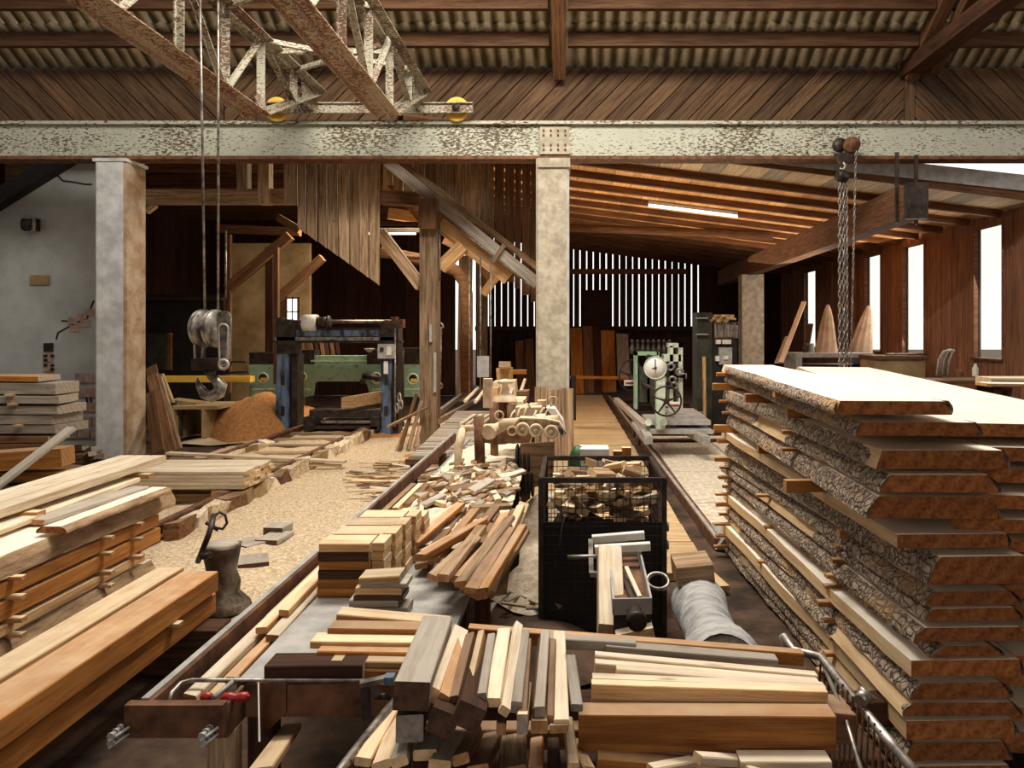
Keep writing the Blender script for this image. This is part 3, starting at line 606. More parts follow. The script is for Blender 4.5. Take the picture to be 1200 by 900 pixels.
for i, (ul, ur, vt, vb, ins) in enumerate(SL):
    z0 = max(0.0, H-(vb-V0)*YN/FPX); t = (vb-vt)*YN/FPX
    xl = (ul-U0)*YN/FPX; xr = (ur-U0)*YN/FPX; wd = xr-xl
    fl = 1.16+0.012*math.sin(i*2.1)+rnd(-.012, .012)     # far left edge
    bend = 0
    wf = wd*rnd(.98, 1.08)
    yn = YN+rnd(-.01, .01); yf = 5.85+rnd(-.05, .05)
    inm = ins*YN/FPX
    slab(((xl+xr)/2, yn, z0), (fl+wd/2, yf, z0), wd, t, inm, inm*.8+.01, '%s bark-edged slab of the tall stack at right, counted from the top' % ORD[i], 'slabs of the tall stack at right', i*3.7, bark=True)
    levels.append((z0, t, xl, fl))
# stickers between slabs
lab_st = 'thin stacking stick poking out between slabs of the tall right stack'
for i, (z0, t, xl, fl) in enumerate(levels[:-1]):
    zt = levels[i+1][0]+levels[i+1][1]; gap = z0-zt
    if gap < 0.008: gap = 0.012
    for k, yy in enumerate((3.62, 4.75, 5.72)):
        if k == 1 and i % 3 != 1: continue
        q = (yy-YN)/(5.85-YN); xe = max(xl, levels[i+1][2])*(1-q)+max(fl, fl)*q
        out = rnd(.02, .09) + (0.03 if k == 2 else 0)
        if i == 4 and k == 0: out = .20
        if k == 0 and i < 4: yy = 3.95; xe = 1.12
        plank('stacking_stick', (xe-out, yy+rnd(-.03, .03), zt+gap/2+.0005), (xe+.45, yy+rnd(-.03, .03), zt+gap/2+.0005), 0.045, max(.016, gap-.001), 'orange', 'end', None, '%s stacking stick under the %s slab of the tall right stack' % (('near', 'middle', 'far')[k], ORD[i]), 'stick', 'stacking sticks in the tall right stack')
# squared pale plank running along the stack at two levels
# second stack beyond
for i in range(15):
    z0 = 1.26-0.088*i; t = 0.052
    if i == 0: t = 0.05
    xo = rnd(-.05, .05) if i else 0
    slab((1.84+xo, 2.9+rnd(-.05, .08), z0), (2.62+xo, 7.7, z0), 0.74, t, .025, .03, '%s slab of the second stack at the right edge, counted from the top' % ORD[i], 'slabs of the second right stack', 100+i*2.3)
    if i < 14:
        for ky, yy in enumerate((3.2, 4.8, 6.3)): plank('stacking_stick', (1.48+(yy-2.9)*.16, yy, z0-.018), (2.1+(yy-2.9)*.16, yy, z0-.018), 0.045, 0.034, 'orange', 'end', None, '%s stacking stick under the %s slab of the second stack at right' % (('near', 'middle', 'far')[ky], ORD[i]), 'stick', 'sticks in the second right stack')
plank('pale_board', P(1152, 447, 5.2), P(1290, 447, 5.2), 0.20, 0.06, 'pale', 'endpale', None, 'short pale board lying on the second stack at the right edge', 'board')
plank('pale_board', P(1150, 450, 5.0), P(1290, 452, 5.0), 0.14, 0.02, 'slab', 'end', None, 'thin board under the short pale one at the right edge', 'board')

# ================================================================ LEFT SLAB STACK (bottom left)
XR = -2.64
lay = [(0.00, .12, 'bark'), (.13, .10, 'bark'), (.25, .05, 'pale'), (.325, .085, 'orange'), (.43, .07, 'orange'), (.52, .10, 'bark')]
nm = ['lowest bark-covered slab of the left stack', 'second bark-covered slab from the floor in the left stack', 'thin pale board low in the left stack', 'lower thick orange plank of the left stack', 'upper thick orange plank of the left stack', 'rough weathered slab on top of the left stack']
for i, (z0, t, m) in enumerate(lay):
    far = 4.85+(.12, .0, -.1, .08, .06, .22)[i]; near = 1.9
    if m == 'bark':
        slab((XR-.45, near, z0), (XR-.43, far, z0), .90+(.05 if i == 0 else 0), t, .03, .03, nm[i], 'slabs of the left stack', 50+i, skin='skin')
    else:
        plank('thick_plank', (XR-.43, near, z0+t/2), (XR-.43, far, z0+t/2), .86, t, 'fresh' if m == 'pale' else 'orange', 'end', None, nm[i], 'board', 'slabs of the left stack', bow=0)
    if i < 5:
        zt = z0+t; g_ = lay[i+1][0]-zt
        for ky, yy in enumerate((2.9, 3.6, 4.3, 4.6)):
            if rnd(0, 1) < .8: plank('stacking_stick', (XR-.5, yy, zt+g_/2), (XR+.06, yy+.02, zt+g_/2), .04, g_-.002, 'fresh', 'end', None, '%s stick on top of the %s layer from the floor in the left stack' % (('nearest', 'second', 'third', 'farthest')[ky], ['lowest', 'second', 'third', 'fourth', 'fifth'][i]), 'stick', 'sticks in the left stack')
# boards on top of the left stack
for i, (a, b, z, w_) in enumerate((((-60, 640), (152, 562), .655, .14), ((-60, 622), (120, 562), .66, .16), ((-40, 608), (90, 563), .665, .16), ((40, 612), (165, 572), .645, .12))):
    plank('rough_board', Z(*a, z), Z(*b, z), w_, .028, 'pale' if i < 3 else 'grey', 'end', None, ['first dusty pale board on top of the left stack, nearest the aisle', 'second dusty board on top of the left stack', 'third dusty board on top of the left stack', 'grey bark-edged offcut on the edge of the left stack'][i], 'board', 'boards on the left stack')
slab(Z(60, 625, .64), Z(188, 577, .64), .16, .035, .03, .03, 'short bark-edged slab at the far end of the left stack top', 'boards on the left stack', 77, skin='skin')
for i in range(3):
    plank('pale_batten', Vector((-3.25+i*.115, 3.9, .72)), Vector((-3.24+i*.115, 5.6, .74)), .105, .05, 'pale', 'endpale', None, ['left', 'middle', 'right'][i]+' batten of the three pale ones laid on the left stack', 'board', 'pale battens on the left stack')
for i, yy in enumerate((4.2, 5.3)): plank('bearer', (-3.4, yy, .672), (-2.9, yy, .672), .07, .03, 'fresh', 'end', None, ('near', 'far')[i]+' bearer under the three pale battens', 'board')
plank('rough_board', Vector((-3.9, 4.5, .35)), Vector((-3.45, 5.3, 1.0)), .10, .025, 'grey', 'end', None, 'narrow board leaning up at the left edge of the picture', 'board')
# two squared timbers in front of it
for i, (x0, x1, z0, z1, yf, lab) in enumerate(((-1.985, -1.805, .345, .445, 3.92, 'upper right squared timber of the pair at lower left'), (-2.16, -2.02, .345, .44, 4.0, 'upper left narrow timber of the pair at lower left'),
        (-2.0, -1.83, .225, .325, 3.95, 'lower right squared timber beneath the pair at lower left'), (-2.18, -2.04, .225, .325, 3.95, 'lower left timber beneath the pair at lower left'))):
    plank('squared_timber', ((x0+x1)/2, 1.4, (z0+z1)/2), ((x0+x1)/2, yf, (z0+z1)/2), x1-x0, z1-z0, 'orange' if i != 1 else 'fresh', 'end', None, lab, 'beam', 'squared timbers at lower left', ch=.004)
    if i < 2: plank('spacer', (-2.2, 3.5-i*1.2, .335), (-1.78, 3.5-i*1.2, .335), .05, .018, 'fresh', 'end', None, ('far', 'near')[i]+' spacer between the squared timbers at lower left', 'stick')
for i, yy in enumerate((3.80, 2.3)):
    plank('bearer_block', (-2.25, yy, .11), (-1.72, yy, .11), .16, .218, 'dark', 'enddark', None, ('far', 'near')[i]+' dark bearer block under the squared timbers', 'block')
# chopping stump and bent iron tool
t = thing('chopping_stump', 'dark gnarled stump standing at the end of the squared timbers', 'stump', (-2.10, 4.62, 0))
g = G(); g.lathe((-2.10, 4.62, 0), (0, 0, 1), [(0, .15), (.05, .14), (.10, .105), (.16, .11), (.24, .085), (.33, .092), (.375, .10), (.39, .095), (.392, 0.001)], 16)
for i, v in enumerate(g.v): v += Vector((nz(v.z*14, v.x*14), nz(v.x*14, v.z*12), 0))*.05
g.done('trunk', 'stump', t)
g = G(); g.lathe((-2.10, 4.62, .386), (0, 0, 1), [(0, .093), (.012, .09), (.013, .001)], 16); g.done('cut_face', 'grey', t)
g = G(); g.tube([Z(232, 658, .33)+Vector((0, 0, 0)), P(244, 628, 4.3), P(249, 612, 4.4), P(250, 604, 4.45)], .016, 8); 
g.tube([P(250, 606, 4.45), P(257, 600, 4.5), P(264, 604, 4.5), P(266, 613, 4.5), P(261, 620, 4.5), P(252, 618, 4.45)], .008, 8)
g.tube([P(241, 612, 4.4), P(256, 621, 4.42)], .012, 8); g.tube([P(236, 652, 4.3), P(247, 650, 4.35)], .02, 8)
g.done('iron_tongs', 'darksteel', None, 'bent iron tongs leaning against the stump', 'tool')
# floor tiles and chips near the stump
for i, (u, v, w_, d, h, a) in enumerate(((293, 640, .20, .22, .04, .5), (322, 634, .18, .28, .05, .1), (326, 627, .16, .18, .09, .1), (297, 662, .20, .24, .05, -.4), (284, 630, .16, .16, .02, .7))):
    p = Z(u, v, 0.02); plank('concrete_slab', p+Vector((-math.sin(a)*d/2, -math.cos(a)*d/2, h/2)), p+Vector((math.sin(a)*d/2, math.cos(a)*d/2, h/2)), w_, h*.8, 'grey', 'enddark', None, ['pale paving piece left of the pair on the sawdust', 'lower pale paving piece beyond the stump', 'upper pale paving piece stacked beyond the stump', 'nearest pale paving piece right of the stump', 'thin paving piece farthest left on the sawdust'][i], 'block')

# ================================================================ RAIL TRACK
sd = terrain('sawdust_layer', 'sawdust', -5.2, -1.0, 4.4, 14.2, 84, 150, lambda x, y: 0.035+(0.06 if -4.25 < x < -3.28 and y > 8 else 0)+0.03*nz(x*1.7, y*1.7, 3)+0.018*nz(x*6, y*6, 1)-0.14*max(0, abs((x+3.1)/2.1)**4-.35)*(1)-0.1*max(0, (5.0-y)), label='thick pale sawdust covering the aisle floor between tracks', cat='sawdust', kind='stuff')
tr = thing('rail_track', 'pair of narrow rails on kerb stones half buried in sawdust', 'track', (-3.77, 9, 0))
for x, y0, y1 in ((-3.23, 4.4, 13.4), (-4.30, 4.4, 13.4)):
    g = G(); g.box(x-.012, x+.012, y0, y1, .08, .155); g.box(x-.03, x+.03, y0, y1, .155, .175); g.box(x-.05, x+.05, y0, y1, .07, .085); g.done('rail', 'rust', tr)
    y = y0+1.6; k = 0
    while y < (12.6 if x > -3.5 else 10.5):
        d = rnd(.20, .34); g = G(); g.box(-.07, .07, -d/2, d/2, 0, .14)
        for v in g.v: v += Vector((rnd(-.03, .03), rnd(-.04, .04), rnd(-.03, .03)))
        o = g.done('kerb_stone', random.choice(['ochre', 'whitedust', 'brown', 'ochre', 'sawdust']), tr); o.matrix_basis = PINV(tr) @ (Matrix.Translation((x+.09, y+d/2, .0)) @ Matrix.Rotation(rnd(-.1, .1), 4, 'Z')); y += d+.02; k += 1
for i in range(9):
    y = 7.4+i*.62; plank('sleeper', (-4.55, y, .07), (-3.1, y, .07), .16, .09, 'barn', 'end', tr, twist=.02)
# white bundle of boards across the track
k = 0
for r in range(5):
    for c in range(6):
        k += 1
        plank('stacked_board', (-4.75+rnd(-.03, .03), 7.26+c*.112, .20+r*.034), (-3.07+rnd(-.02, .02), 7.26+c*.112, .20+r*.034), .108, .031, 'pale', 'endpale', None, '%s board from the front in the %s layer of the white bundle' % (['first', 'second', 'third', 'fourth', 'fifth', 'sixth'][c], ['lowest', 'second lowest', 'middle', 'second highest', 'top'][r]), 'board', 'boards of the white bundle', bow=rnd(-.001, .001))
for i, x in enumerate((-4.3, -3.3)): plank('bearer', (x, 7.15, .10), (x, 7.95, .10), .12, .15, 'brown', 'end', None, ('left', 'right')[i]+' bearer below the white board bundle', 'board')
# long thin bar across
for i, (a, b, w_, t_) in enumerate((((197, 531), (405, 541), .10, .03), ((200, 537), (400, 546), .05, .03))):
    plank('long_batten', P(a[0], a[1], 9.2), P(b[0], b[1], 9.0), w_, t_, 'pale', 'endpale', None, ('long white batten laid across both rails', 'lower thin batten beneath the long white one')[i], 'board')
for i, (a, b, z, w_, t_, m) in enumerate((((168, 549), (208, 549), .10, .25, .10, 'orange'), ((176, 553), (232, 551), .05, .4, .09, 'fresh'), ((232, 558), (300, 545), .05, .10, .08, 'orange'), ((208, 560), (310, 549), .16, .08, .04, 'brown'), ((120, 552), (190, 540), .10, .3, .10, 'orange'), ((10, 556), (120, 556), .08, .3, .10, 'orange'), ((0, 545), (110, 553), .06, .25, .08, 'brown'))):
    plank('timber_offcut', Z(*a, z), Z(*b, z), w_, t_, m, 'end', None, ['small orange timber right of the white column', 'pale square timber beside the track', 'orange timber lying along the far rail', 'brown batten over the far rail', 'orange timber at the foot of the white column', 'wide orange timber on the floor by the left wall', 'brown timber behind on the floor by the left wall'][i], 'beam')

# ================================================================ LEFT WEATHERED PILE by the wall
VV = [(441, 447, 40, 'orange'), (449, 462, 62, 'grey'), (464, 473, 64, 'grey'), (476, 486, 66, 'grey'), (487, 498, 60, 'grey'), (499, 509, 64, 'grey'), (512, 520, 50, 'brown'), (521, 529, 45, 'brown')]
for i, (vt, vb, ur, m) in enumerate(VV):
    Y = 8.8; a = P(-90, (vt+vb)/2, Y); b = P(ur, (vt+vb)/2+rnd(-.5, .5), Y); b2 = b+Vector((0.02, .0, 0)); t_ = (vb-vt)/FPX*Y
    ang = rnd(-.02, .06); plank('weathered_slab', a+Vector((0, .25, 0)), b+Vector((0, .25+ang, 0)), .50, t_, m, 'endgrey', None, '%s weathered board of the grey pile by the plaster wall, from the top' % ORD[i], 'board', 'weathered boards by the left wall', jit=.05, bow=.004)
    if i in (2, 4, 1): plank('spacer_block', P(5+i*3, vb+1, Y-.02), P(13+i*3, vb+1, Y-.02), .08, .025, 'fresh', 'end', None, 'small spacer under the %s board of the grey pile' % ORD[i], 'block')
plank('squared_timber', P(-80, 545, 8.3), P(80, 534, 8.5), .30, .20, 'orange', 'end', None, 'thick orange timber in front of the grey pile by the wall', 'beam')
plank('bearer_block', (-7.5, 8.9, .07), (-6.6, 8.9, .07), .5, .14, 'dark', 'enddark', None, 'dark bearer under the grey pile by the wall', 'block')
for i in range(9):
    a = Z(76+rnd(0, 30), 524+rnd(0, 14), .08); plank('rubble_piece', a, a+Vector((rnd(.1, .3), rnd(-.15, .15), rnd(0, .08))), .10, .06, random.choice(['grey', 'brown', 'brick']), 'endgrey', None, 'broken piece of rubble at the foot of the plaster wall', 'rubble', 'rubble by the plaster wall')
for i, (a, b, Y0, Y1) in enumerate((((178, 440), (200, 530), 10.9, 10.2), ((184, 445), (207, 528), 11.0, 10.35), ((176, 460), (186, 530), 10.7, 10.1), ((177, 430), (193, 500), 11.2, 10.6))):
    plank('leaning_slab', P(*a, Y0), P(*b, Y1), .16, .03, 'brown' if i != 1 else 'barn', 'end', None, ['widest bark slab leaning beside the white column', 'thin right-hand slab leaning beside the white column', 'short left slab leaning beside the white column', 'rear slab leaning beside the white column'][i], 'board', 'slabs leaning by the white column', up=(0, -1, .3))
# ================================================================ FEED TABLE with lumber (middle foreground)
TZ = .70
ft = thing('feed_table', 'long steel feed table running back to the trimming machine', 'table', (-.65, 2.15, 0))
g = G(); g.box(-.93, -.38, 2.14, 6.3, .675, .698); g.done('table_top', 'galv', ft)
g = G(); g.box(-.93, -.36, 2.13, 2.15, .60, .69); g.done('front_apron', 'rust', ft)
for i, (x, y) in enumerate(((-.88, 2.2), (-.42, 2.25), (-.42, 2.85), (-.88, 3.6), (-.42, 3.62), (-.37, 4.9), (-.88, 4.9), (-.37, 6.2))):
    plank('leg', (x, y, .0), (x, y, .67), .07, .07, 'dark', 'enddark', ft, up=(0, 1, 0))
plank('floor_beam', (-.60, 3.0, .20), (1.3, 3.05, .17), .10, .10, 'dark', 'enddark', ft)
g = G(); g.prism([P(300, 800, 2.12), P(335, 800, 2.12), P(335, 835, 2.12), P(302, 870, 2.12)], (0, .012, 0)); g.done('bracket_plate', 'rust', ft)
g = G(); g.prism([P(302, 800, 2.1), P(304, 869, 2.1), P(302+1, 869, 1.9)], (.004, 0, 0)); g.done('bracket_fin', 'galv', ft)
# side channel
sc_ = thing('side_rail', 'long steel channel running along the left side of the feed table', 'rail', (-1.11, 2.0, 0))
g = G(); g.box(-1.13, -1.10, 2.02, 7.3, .62, .70); g.done('channel', 'rust', sc_); g = G(); g.box(-1.132, -1.112, 2.02, 7.3, .70, .705); g.done('channel_highlight', 'galv', sc_)  # thin grey strip paints the highlight along the channel's top edge
g = G(); g.box(-1.16, -.905, 1.99, 2.02, .615, .70); g.done('front_plate', 'rust', sc_)
g = G(); g.box(-.915, -.905, 2.02, 2.5, .60, .69); g.done('inner_plate', 'rust', sc_)
plank('leg', (-.94, 2.08, 0), (-.94, 2.08, .60), .075, .05, 'barn', 'end', sc_, up=(0, 1, 0)); plank('leg', (-1.11, 4.2, 0), (-1.11, 4.2, .62), .06, .06, 'dark', 'enddark', sc_, up=(0, 1, 0)); plank('leg', (-1.11, 6.6, 0), (-1.11, 6.6, .62), .06, .06, 'dark', 'enddark', sc_, up=(0, 1, 0))
for x in (-1.165, -.935):
    for dz in (0, .017):
        g = G(); g.tube([(x-.0+.02*math.cos(a), 1.985-.03*a/6, .645-dz+.008*math.sin(a)) for a in [0, .1]]+[(x, 1.93, .638-dz)], .004, 6)
        for k in range(5): g.cyl((x, 1.985-k*.010, .645-dz), (x, 1.979-k*.010, .645-dz), .010 if k % 2 == 0 else .007, 8)
        g.done('bolt', 'galv', sc_)
g = G(); g.tube([P(197, 826, 2.05), P(201, 812, 2.08), P(212, 800, 2.12), P(225, 797, 2.14), P(430, 798, 2.12)], .006, 8); g.done('round_bar', 'steel', None, 'bent round steel bar laid across the near end of the channel', 'bar')
tb_ = thing('turnbuckle_tool', 'hand tool with two red grips lying on the channel end', 'tool', P(262, 818, 2.1))
g = G(); g.cyl(P(250, 818, 2.04), P(279, 794, 2.16), .007, 10); g.done('shank', 'galv', tb_)
g = G(); g.lathe(P(235, 817, 2.05), (1, .15, .0), [(0, .006), (.006, .012), (.018, .013), (.03, .008), (.034, .001)], 12); g.done('grip', 'red', tb_)
g = G(); g.lathe(P(259, 818, 2.05), (1, .1, .0), [(0, .004), (.008, .014), (.028, .014), (.036, .009), (.05, .013), (.066, .013), (.075, .002)], 12); g.done('grip', 'red', tb_)
# strips between channel and table
for i, (xn, xf, yn, yf, z, m) in enumerate(((-1.045, -1.05, 2.10, 3.35, .665, 'pale'), (-1.01, -1.03, 2.05, 3.2, .64, 'fresh'), (-.975, -.99, 2.2, 3.4, .668, 'orange'), (-.955, -.985, 2.45, 3.6, .69, 'pale'), (-1.06, -1.075, 2.7, 4.2, .66, 'orange'), (-1.01, -1.03, 2.5, 3.9, .695, 'fresh'), (-.975, -.99, 2.6, 3.3, .715, 'fresh'))):
    plank('long_strip', (xn, yn, z), (xf, yf, z), .036 if m != 'pale' else .045, .022, m, 'end', None, '%s strip from the left in the gap between channel and feed table' % ['second', 'fourth', 'sixth', 'seventh', 'first', 'third', 'fifth'][i], 'board', 'strips beside the feed table', jit=.01)
for i in range(3):
    plank('long_strip', (-.94-.0*i+i*.045-.05, 4.0+i*.1, .712), (-.93+i*.045-.05, 4.75, .715), .035, .03, 'brown' if i != 1 else 'fresh', 'end', None, ['left', 'middle', 'right'][i]+' reddish strip on the table behind the block stack', 'board', 'strips behind the block stack')
for i, y in enumerate((2.35, 3.1, 4.1)): plank('cross_bearer', (-1.12, y, .63), (-.93, y, .63), .04, .03, 'dark', 'enddark', None, ['nearest', 'middle', 'farthest'][i]+' bearer between channel and feed table', 'bar')
# neat stack of blocks
for r in range(5):
    for l in range(6):
        if r == 4 and l == 5: continue
        y0 = 2.80+r*.135; x0 = -.925+r*.012+rnd(-.004, .004)
        pp = 'enddark' if (l % 2 == 0 and l > 0) or l == 1 else 'orange'
        top = (l == 5)
        lab = '%s block in the front column of the neat block stack, from the top' % ORD[5-l] if r == 0 else '%s block down in the %s column of the neat stack from the front' % (ORD[5-l], ORD[r])
        plank('sawn_block', (x0, y0+.06, TZ+.001+.0325*l+.016), (x0+.185+rnd(-.004, .004), y0+.06, TZ+.001+.0325*l+.016), .125, .0315, ('dark' if l in (2, 4) and r == 0 else ('orange' if l < 4 and r == 0 else 'fresh')), 'endpale', None, lab, 'block', 'blocks of the neat stack on the feed table')
        if l < 6: plank('sawn_block', (x0+.19, y0+.06+.01, TZ+.001+.0325*l+.016), (x0+.235, y0+.07, TZ+.001+.0325*l+.016), .12, .0315, 'fresh', 'endpale', None, '%s end block down, right of the %s column of the neat stack' % (ORD[5-l], ORD[r] if r else 'first'), 'block', 'side blocks of the neat stack')
# small untidy stack
for i, (ul, ur, vt, vb, m) in enumerate(((417, 481, 706, 715, 'grey'), (414, 470, 697, 706, 'grey'), (419, 476, 692, 699, 'brown'), (421, 474, 683, 692, 'fresh'), (428, 480, 678, 684, 'grey'), (425, 472, 672, 681, 'fresh'))):
    Y = 2.66; plank('short_batten', P(ul, (vt+vb)/2, Y), P(ur, (vt+vb)/2-(3 if i == 5 else 0), Y), .10, (vb-vt)/FPX*Y*.93, m, 'endgrey', None, '%s batten of the small untidy stack, counted from the bottom' % ['lowest', 'second', 'third', 'fourth', 'fifth', 'topmost'][i], 'board', 'small untidy stack of battens')
# crossways planks left of the big timber
for i, (ul, ur, vl, vr, h, Y, m) in enumerate(((398, 525, 715, 726, 9, 2.42, 'fresh'), (388, 512, 731, 733, 13, 2.34, 'orange'), (368, 505, 746, 748, 9, 2.28, 'fresh'), (376, 500, 757, 759, 9, 2.24, 'orange'), (392, 490, 768, 770, 8, 2.2, 'fresh'), (400, 480, 778, 780, 9, 2.19, 'orange'), (400, 480, 788, 789, 8, 2.18, 'brown'))):
    plank('cross_plank', P(ul, vl+h/2, Y), P(ur, vr+h/2, Y), .07, h/FPX*Y*.97, m, 'end', None, '%s plank in the sloping pile left of the big grey timber, from the back' % ORD[i].replace('topmost', 'first'), 'board', 'planks left of the big grey timber')
plank('dark_timber_block', P(317, 785, 2.18), P(430, 784, 2.18), .09, .060, 'dark', 'endgrey', None, 'dark weathered timber block on the near end of the feed table', 'block')
# slats spilling over the right side of the table
for i in range(26):
    q = i/25; un = 484+q*88+rnd(-5, 5); vn = 645+min(q*2, 1)*48+rnd(-16, 6); uf = un+42+rnd(4, 34)*(1.1-q); vf = 598+rnd(-8, 34)
    a = Z(un, vn, .735+.03*(i % 4)+rnd(0, .01)); b = Z(uf, vf, .76+.03*(i % 4)+rnd(0, .02))
    plank('spilled_slat', a, b, rnd(.035, .055), rnd(.018, .03), random.choice(['fresh', 'orange', 'brown', 'brown', 'barn', 'barn']), 'end', None, '%s slat from the left in the heap sliding off the feed table' % (ORD[i] if i else 'first'), 'board', 'slats spilling off the feed table', roll=rnd(-.3, .3), jit=.005)
plank('wide_board', P(535, 690, 2.95), P(553, 618, 3.7), .10, .02, 'barn', 'end', None, 'wide dusty board lying over the spilled slats', 'board', roll=.15)
plank('wide_board', P(586, 690, 2.9), P(600, 600, 4.2), .05, .04, 'brown', 'end', None, 'long slat at the outer right edge of the feed table', 'board')
# scrap on the far part of the table
random.seed(21)
g = None
terrain('table_sawdust', 'whitedust', -.92, -.33, 3.3, 6.3, 30, 90, lambda x, y: .70+max(0.001, .05*(1-abs((x+.6)/.3)**2)+.03*nz(x*6, y*4))+.02*nz(x*20, y*20), label='pale sawdust caked over the far half of the feed table', cat='sawdust', kind='stuff')
for i in range(120):
    y = rnd(3.9, 5.3); x = rnd(-.84, -.36); L = rnd(.06, .26); a = rnd(-.3, .9)
    z = .735+.03*(1-abs((x+.6)/.3))+rnd(0, .03); d = Vector((math.sin(a), math.cos(a), rnd(-.12, .12)))*L/2
    plank('wood_scrap', Vector((x, y, z))-d, Vector((x, y, z))+d, rnd(.02, .06), rnd(.008, .025), random.choice(['pale', 'fresh', 'grey', 'barn', 'brown', 'grey']), 'endpale', None, 'wood scrap in the dusty heap on the far half of the feed table', 'offcut', 'wood scraps on the feed table', roll=rnd(-.5, .5), jit=.01)
for i, (a, b) in enumerate((((492, 573), (468, 606)), ((503, 577), (478, 600)))):
    plank('dusty_block', P(*b, 4.2), P(*a, 4.9), .05, .05, 'pale', 'endpale', None, ('left', 'right')[i]+' dusty timber block at the left edge of the scrap heap', 'block')
g = G(); a = P(557, 572, 4.75); g.bar(a-Vector((.035, 0, .05)), a+Vector((.035, .03, -.05)), .008, .10); g.done('paper_scrap', 'white', None, 'small white paper card standing in the scrap heap', 'paper')
heap('floor_sawdust_pile', 'whitedust', .05-.25, 5.5, .42, 1.0, .48, seed=4, label='pale sawdust drift on the floor beneath the feed table', cat='sawdust', kind='stuff')
heap('floor_debris_pile', 'earth', -.2, 4.0, .4, .5, .14, seed=9, label='dark chips and shavings on the floor under the feed table', cat='sawdust', kind='stuff')
for i in range(26):
    p = Z(rnd(560, 640), rnd(625, 716), .06); a = rnd(0, 3.1); d = Vector((math.cos(a), math.sin(a), 0))*rnd(.04, .14)
    plank('floor_chip', p-d, p+d, .03, .012, random.choice(['pale', 'fresh', 'grey']), 'endpale', None, 'loose chip on the floor between feed table and mesh bin', 'offcut', 'chips under the feed table')
# sawdust drift between the feed table and the machine and chip pile left of the channel
for i in range(70):
    p = Z(rnd(425, 500), rnd(540, 578), .06+.1*rnd(0, 1)); a = rnd(-.5, 1.2); d = Vector((math.cos(a), math.sin(a), rnd(-.1, .1)))*rnd(.06, .30)
    plank('kindling_strip', p-d, p+d, .03, .015, random.choice(['pale', 'fresh', 'fresh', 'barn']), 'endpale', None, 'thin offcut strip in the low pile left of the slatted feed bed', 'offcut', 'offcut strips by the slatted bed', roll=rnd(-.4, .4))
heap('sawdust_hump', 'sawdust', -1.0, 5.6, .22, .5, .42, seed=2, label='small sawdust heap between channel and feed table', cat='sawdust', kind='stuff')
# slatted bed
sb = thing('slatted_bed', 'slatted timber feed bed left of the trimming machine', 'table', (-1.3, 7.1, 0))
for i in range(30):
    y = 7.08+i*.1; plank('slat', (-1.50, y, .50+i*.004), (-.98, y, .50+i*.004), .082, .02, 'grey' if i % 4 else 'barn', 'end', sb)
plank('front_board', (-1.52, 7.03, .475), (-1.1, 7.03, .475), .05, .05, 'brown', 'end', sb)
g = G(); g.box(-1.08, -1.05, 5.8, 8.0, .40, .56); g.done('side_plate', 'galv', sb)
for x in (-1.48, -1.1):
    for y in (7.2, 9.8): plank('leg', (x, y, 0), (x, y, .49), .06, .06, 'dark', 'enddark', sb, up=(0, 1, 0))
for i in range(4):
    plank('pale_batten', P(540+i*8, 497+i*0, 8.6), P(556+i*8, 486, 9.6), .05, .02, 'pale', 'endpale', None, ['first', 'second', 'third', 'fourth'][i]+' pale slat from the left on the back of the slatted bed', 'board', 'pale slats on the slatted bed')

# ================================================================ TRIMMING MACHINE coated with sawdust
tm = thing('trimming_saw', 'sawdust-coated trimming machine with wheels and clamp pipes', 'machine', (-.55, 5.2, .7))
Y = 5.2
g = G(); g.cyl(P(563, 556, Y), P(561, 488, Y), .036, 14); g.done('column', 'rust', tm)
g = G(); g.lathe(P(563, 558, Y), (0, 0, 1), [(0, .14), (.015, .14), (.03, .06), (.06, .05)], 16); g.done('column_foot', 'darksteel', tm)
g = G(); g.cyl(P(580, 556, Y+.5), P(578, 470, Y+.5), .03, 10); g.done('rear_column', 'rust', tm)
g = G(); g.cyl(P(572, 507, Y-.15), P(596, 496, Y+.3), .038, 14); g.cyl(P(572, 507, Y-.16), P(575, 506, Y-.13), .048, 14); g.done('clamp_pipe', 'cream', tm)
g = G(); g.cyl(P(585, 497, Y), P(655, 492, Y), .036, 14); 
for u in (612, 640): g.cyl(P(u, 496, Y), P(u+6, 495, Y), .045, 14)
g.cyl(P(628, 494, Y), P(640, 493, Y), .05, 14); g.done('main_pipe', 'cream', tm)
g = G(); g.cyl(P(540, 502, Y), P(582, 500, Y), .022, 10); g.done('arm', 'cream', tm)
g = G(); g.tube([P(543, 502, Y), P(538, 520, Y-.05), P(536, 545, Y-.1), P(538, 560, Y-.1)], .02, 8, rs=[.025, .03, .022, .012]); g.done('hand_lever', 'cream', tm)
g = G(); a = P(571, 430+48, Y+.1); g.box(a.x-.03, a.x+.03, Y+.1, Y+.17, a.z, a.z+.2); g.done('pillar_block', 'cream', tm)
g = G(); a = P(600, 478, Y+.6); g.box(a.x-.10, a.x+.10, Y+.5, Y+.8, a.z-.02, a.z+.07); g.done('gear_box', 'fresh', tm)
g = G(); a = P(620, 484, Y+.25); g.box(a.x-.09, a.x+.09, Y+.15, Y+.4, a.z-.07, a.z+.05); g.done('motor_housing', 'cream', tm)
g = G(); g.lathe(P(592, 470, Y+.3), (0, 0, 1), [(0, .09), (.03, .08), (.06, .03), (.12, .02), (.13, .06), (.15, .05), (.16, .001)], 14); g.done('hand_knob', 'cream', tm)
for k, (u, v) in enumerate(((585, 487), (600, 505), (648, 470))):
    g = G(); g.ring(P(u, v, Y-.1), (.2, -1, .1), .028, .006, 18, 6); g.done('hose_loop', 'cream', tm)
pl = [P(602, 497, Y), P(610, 489, Y), P(640, 490, Y), P(655, 493, Y), P(662, 504, Y), P(660, 510, Y)]
g = G()
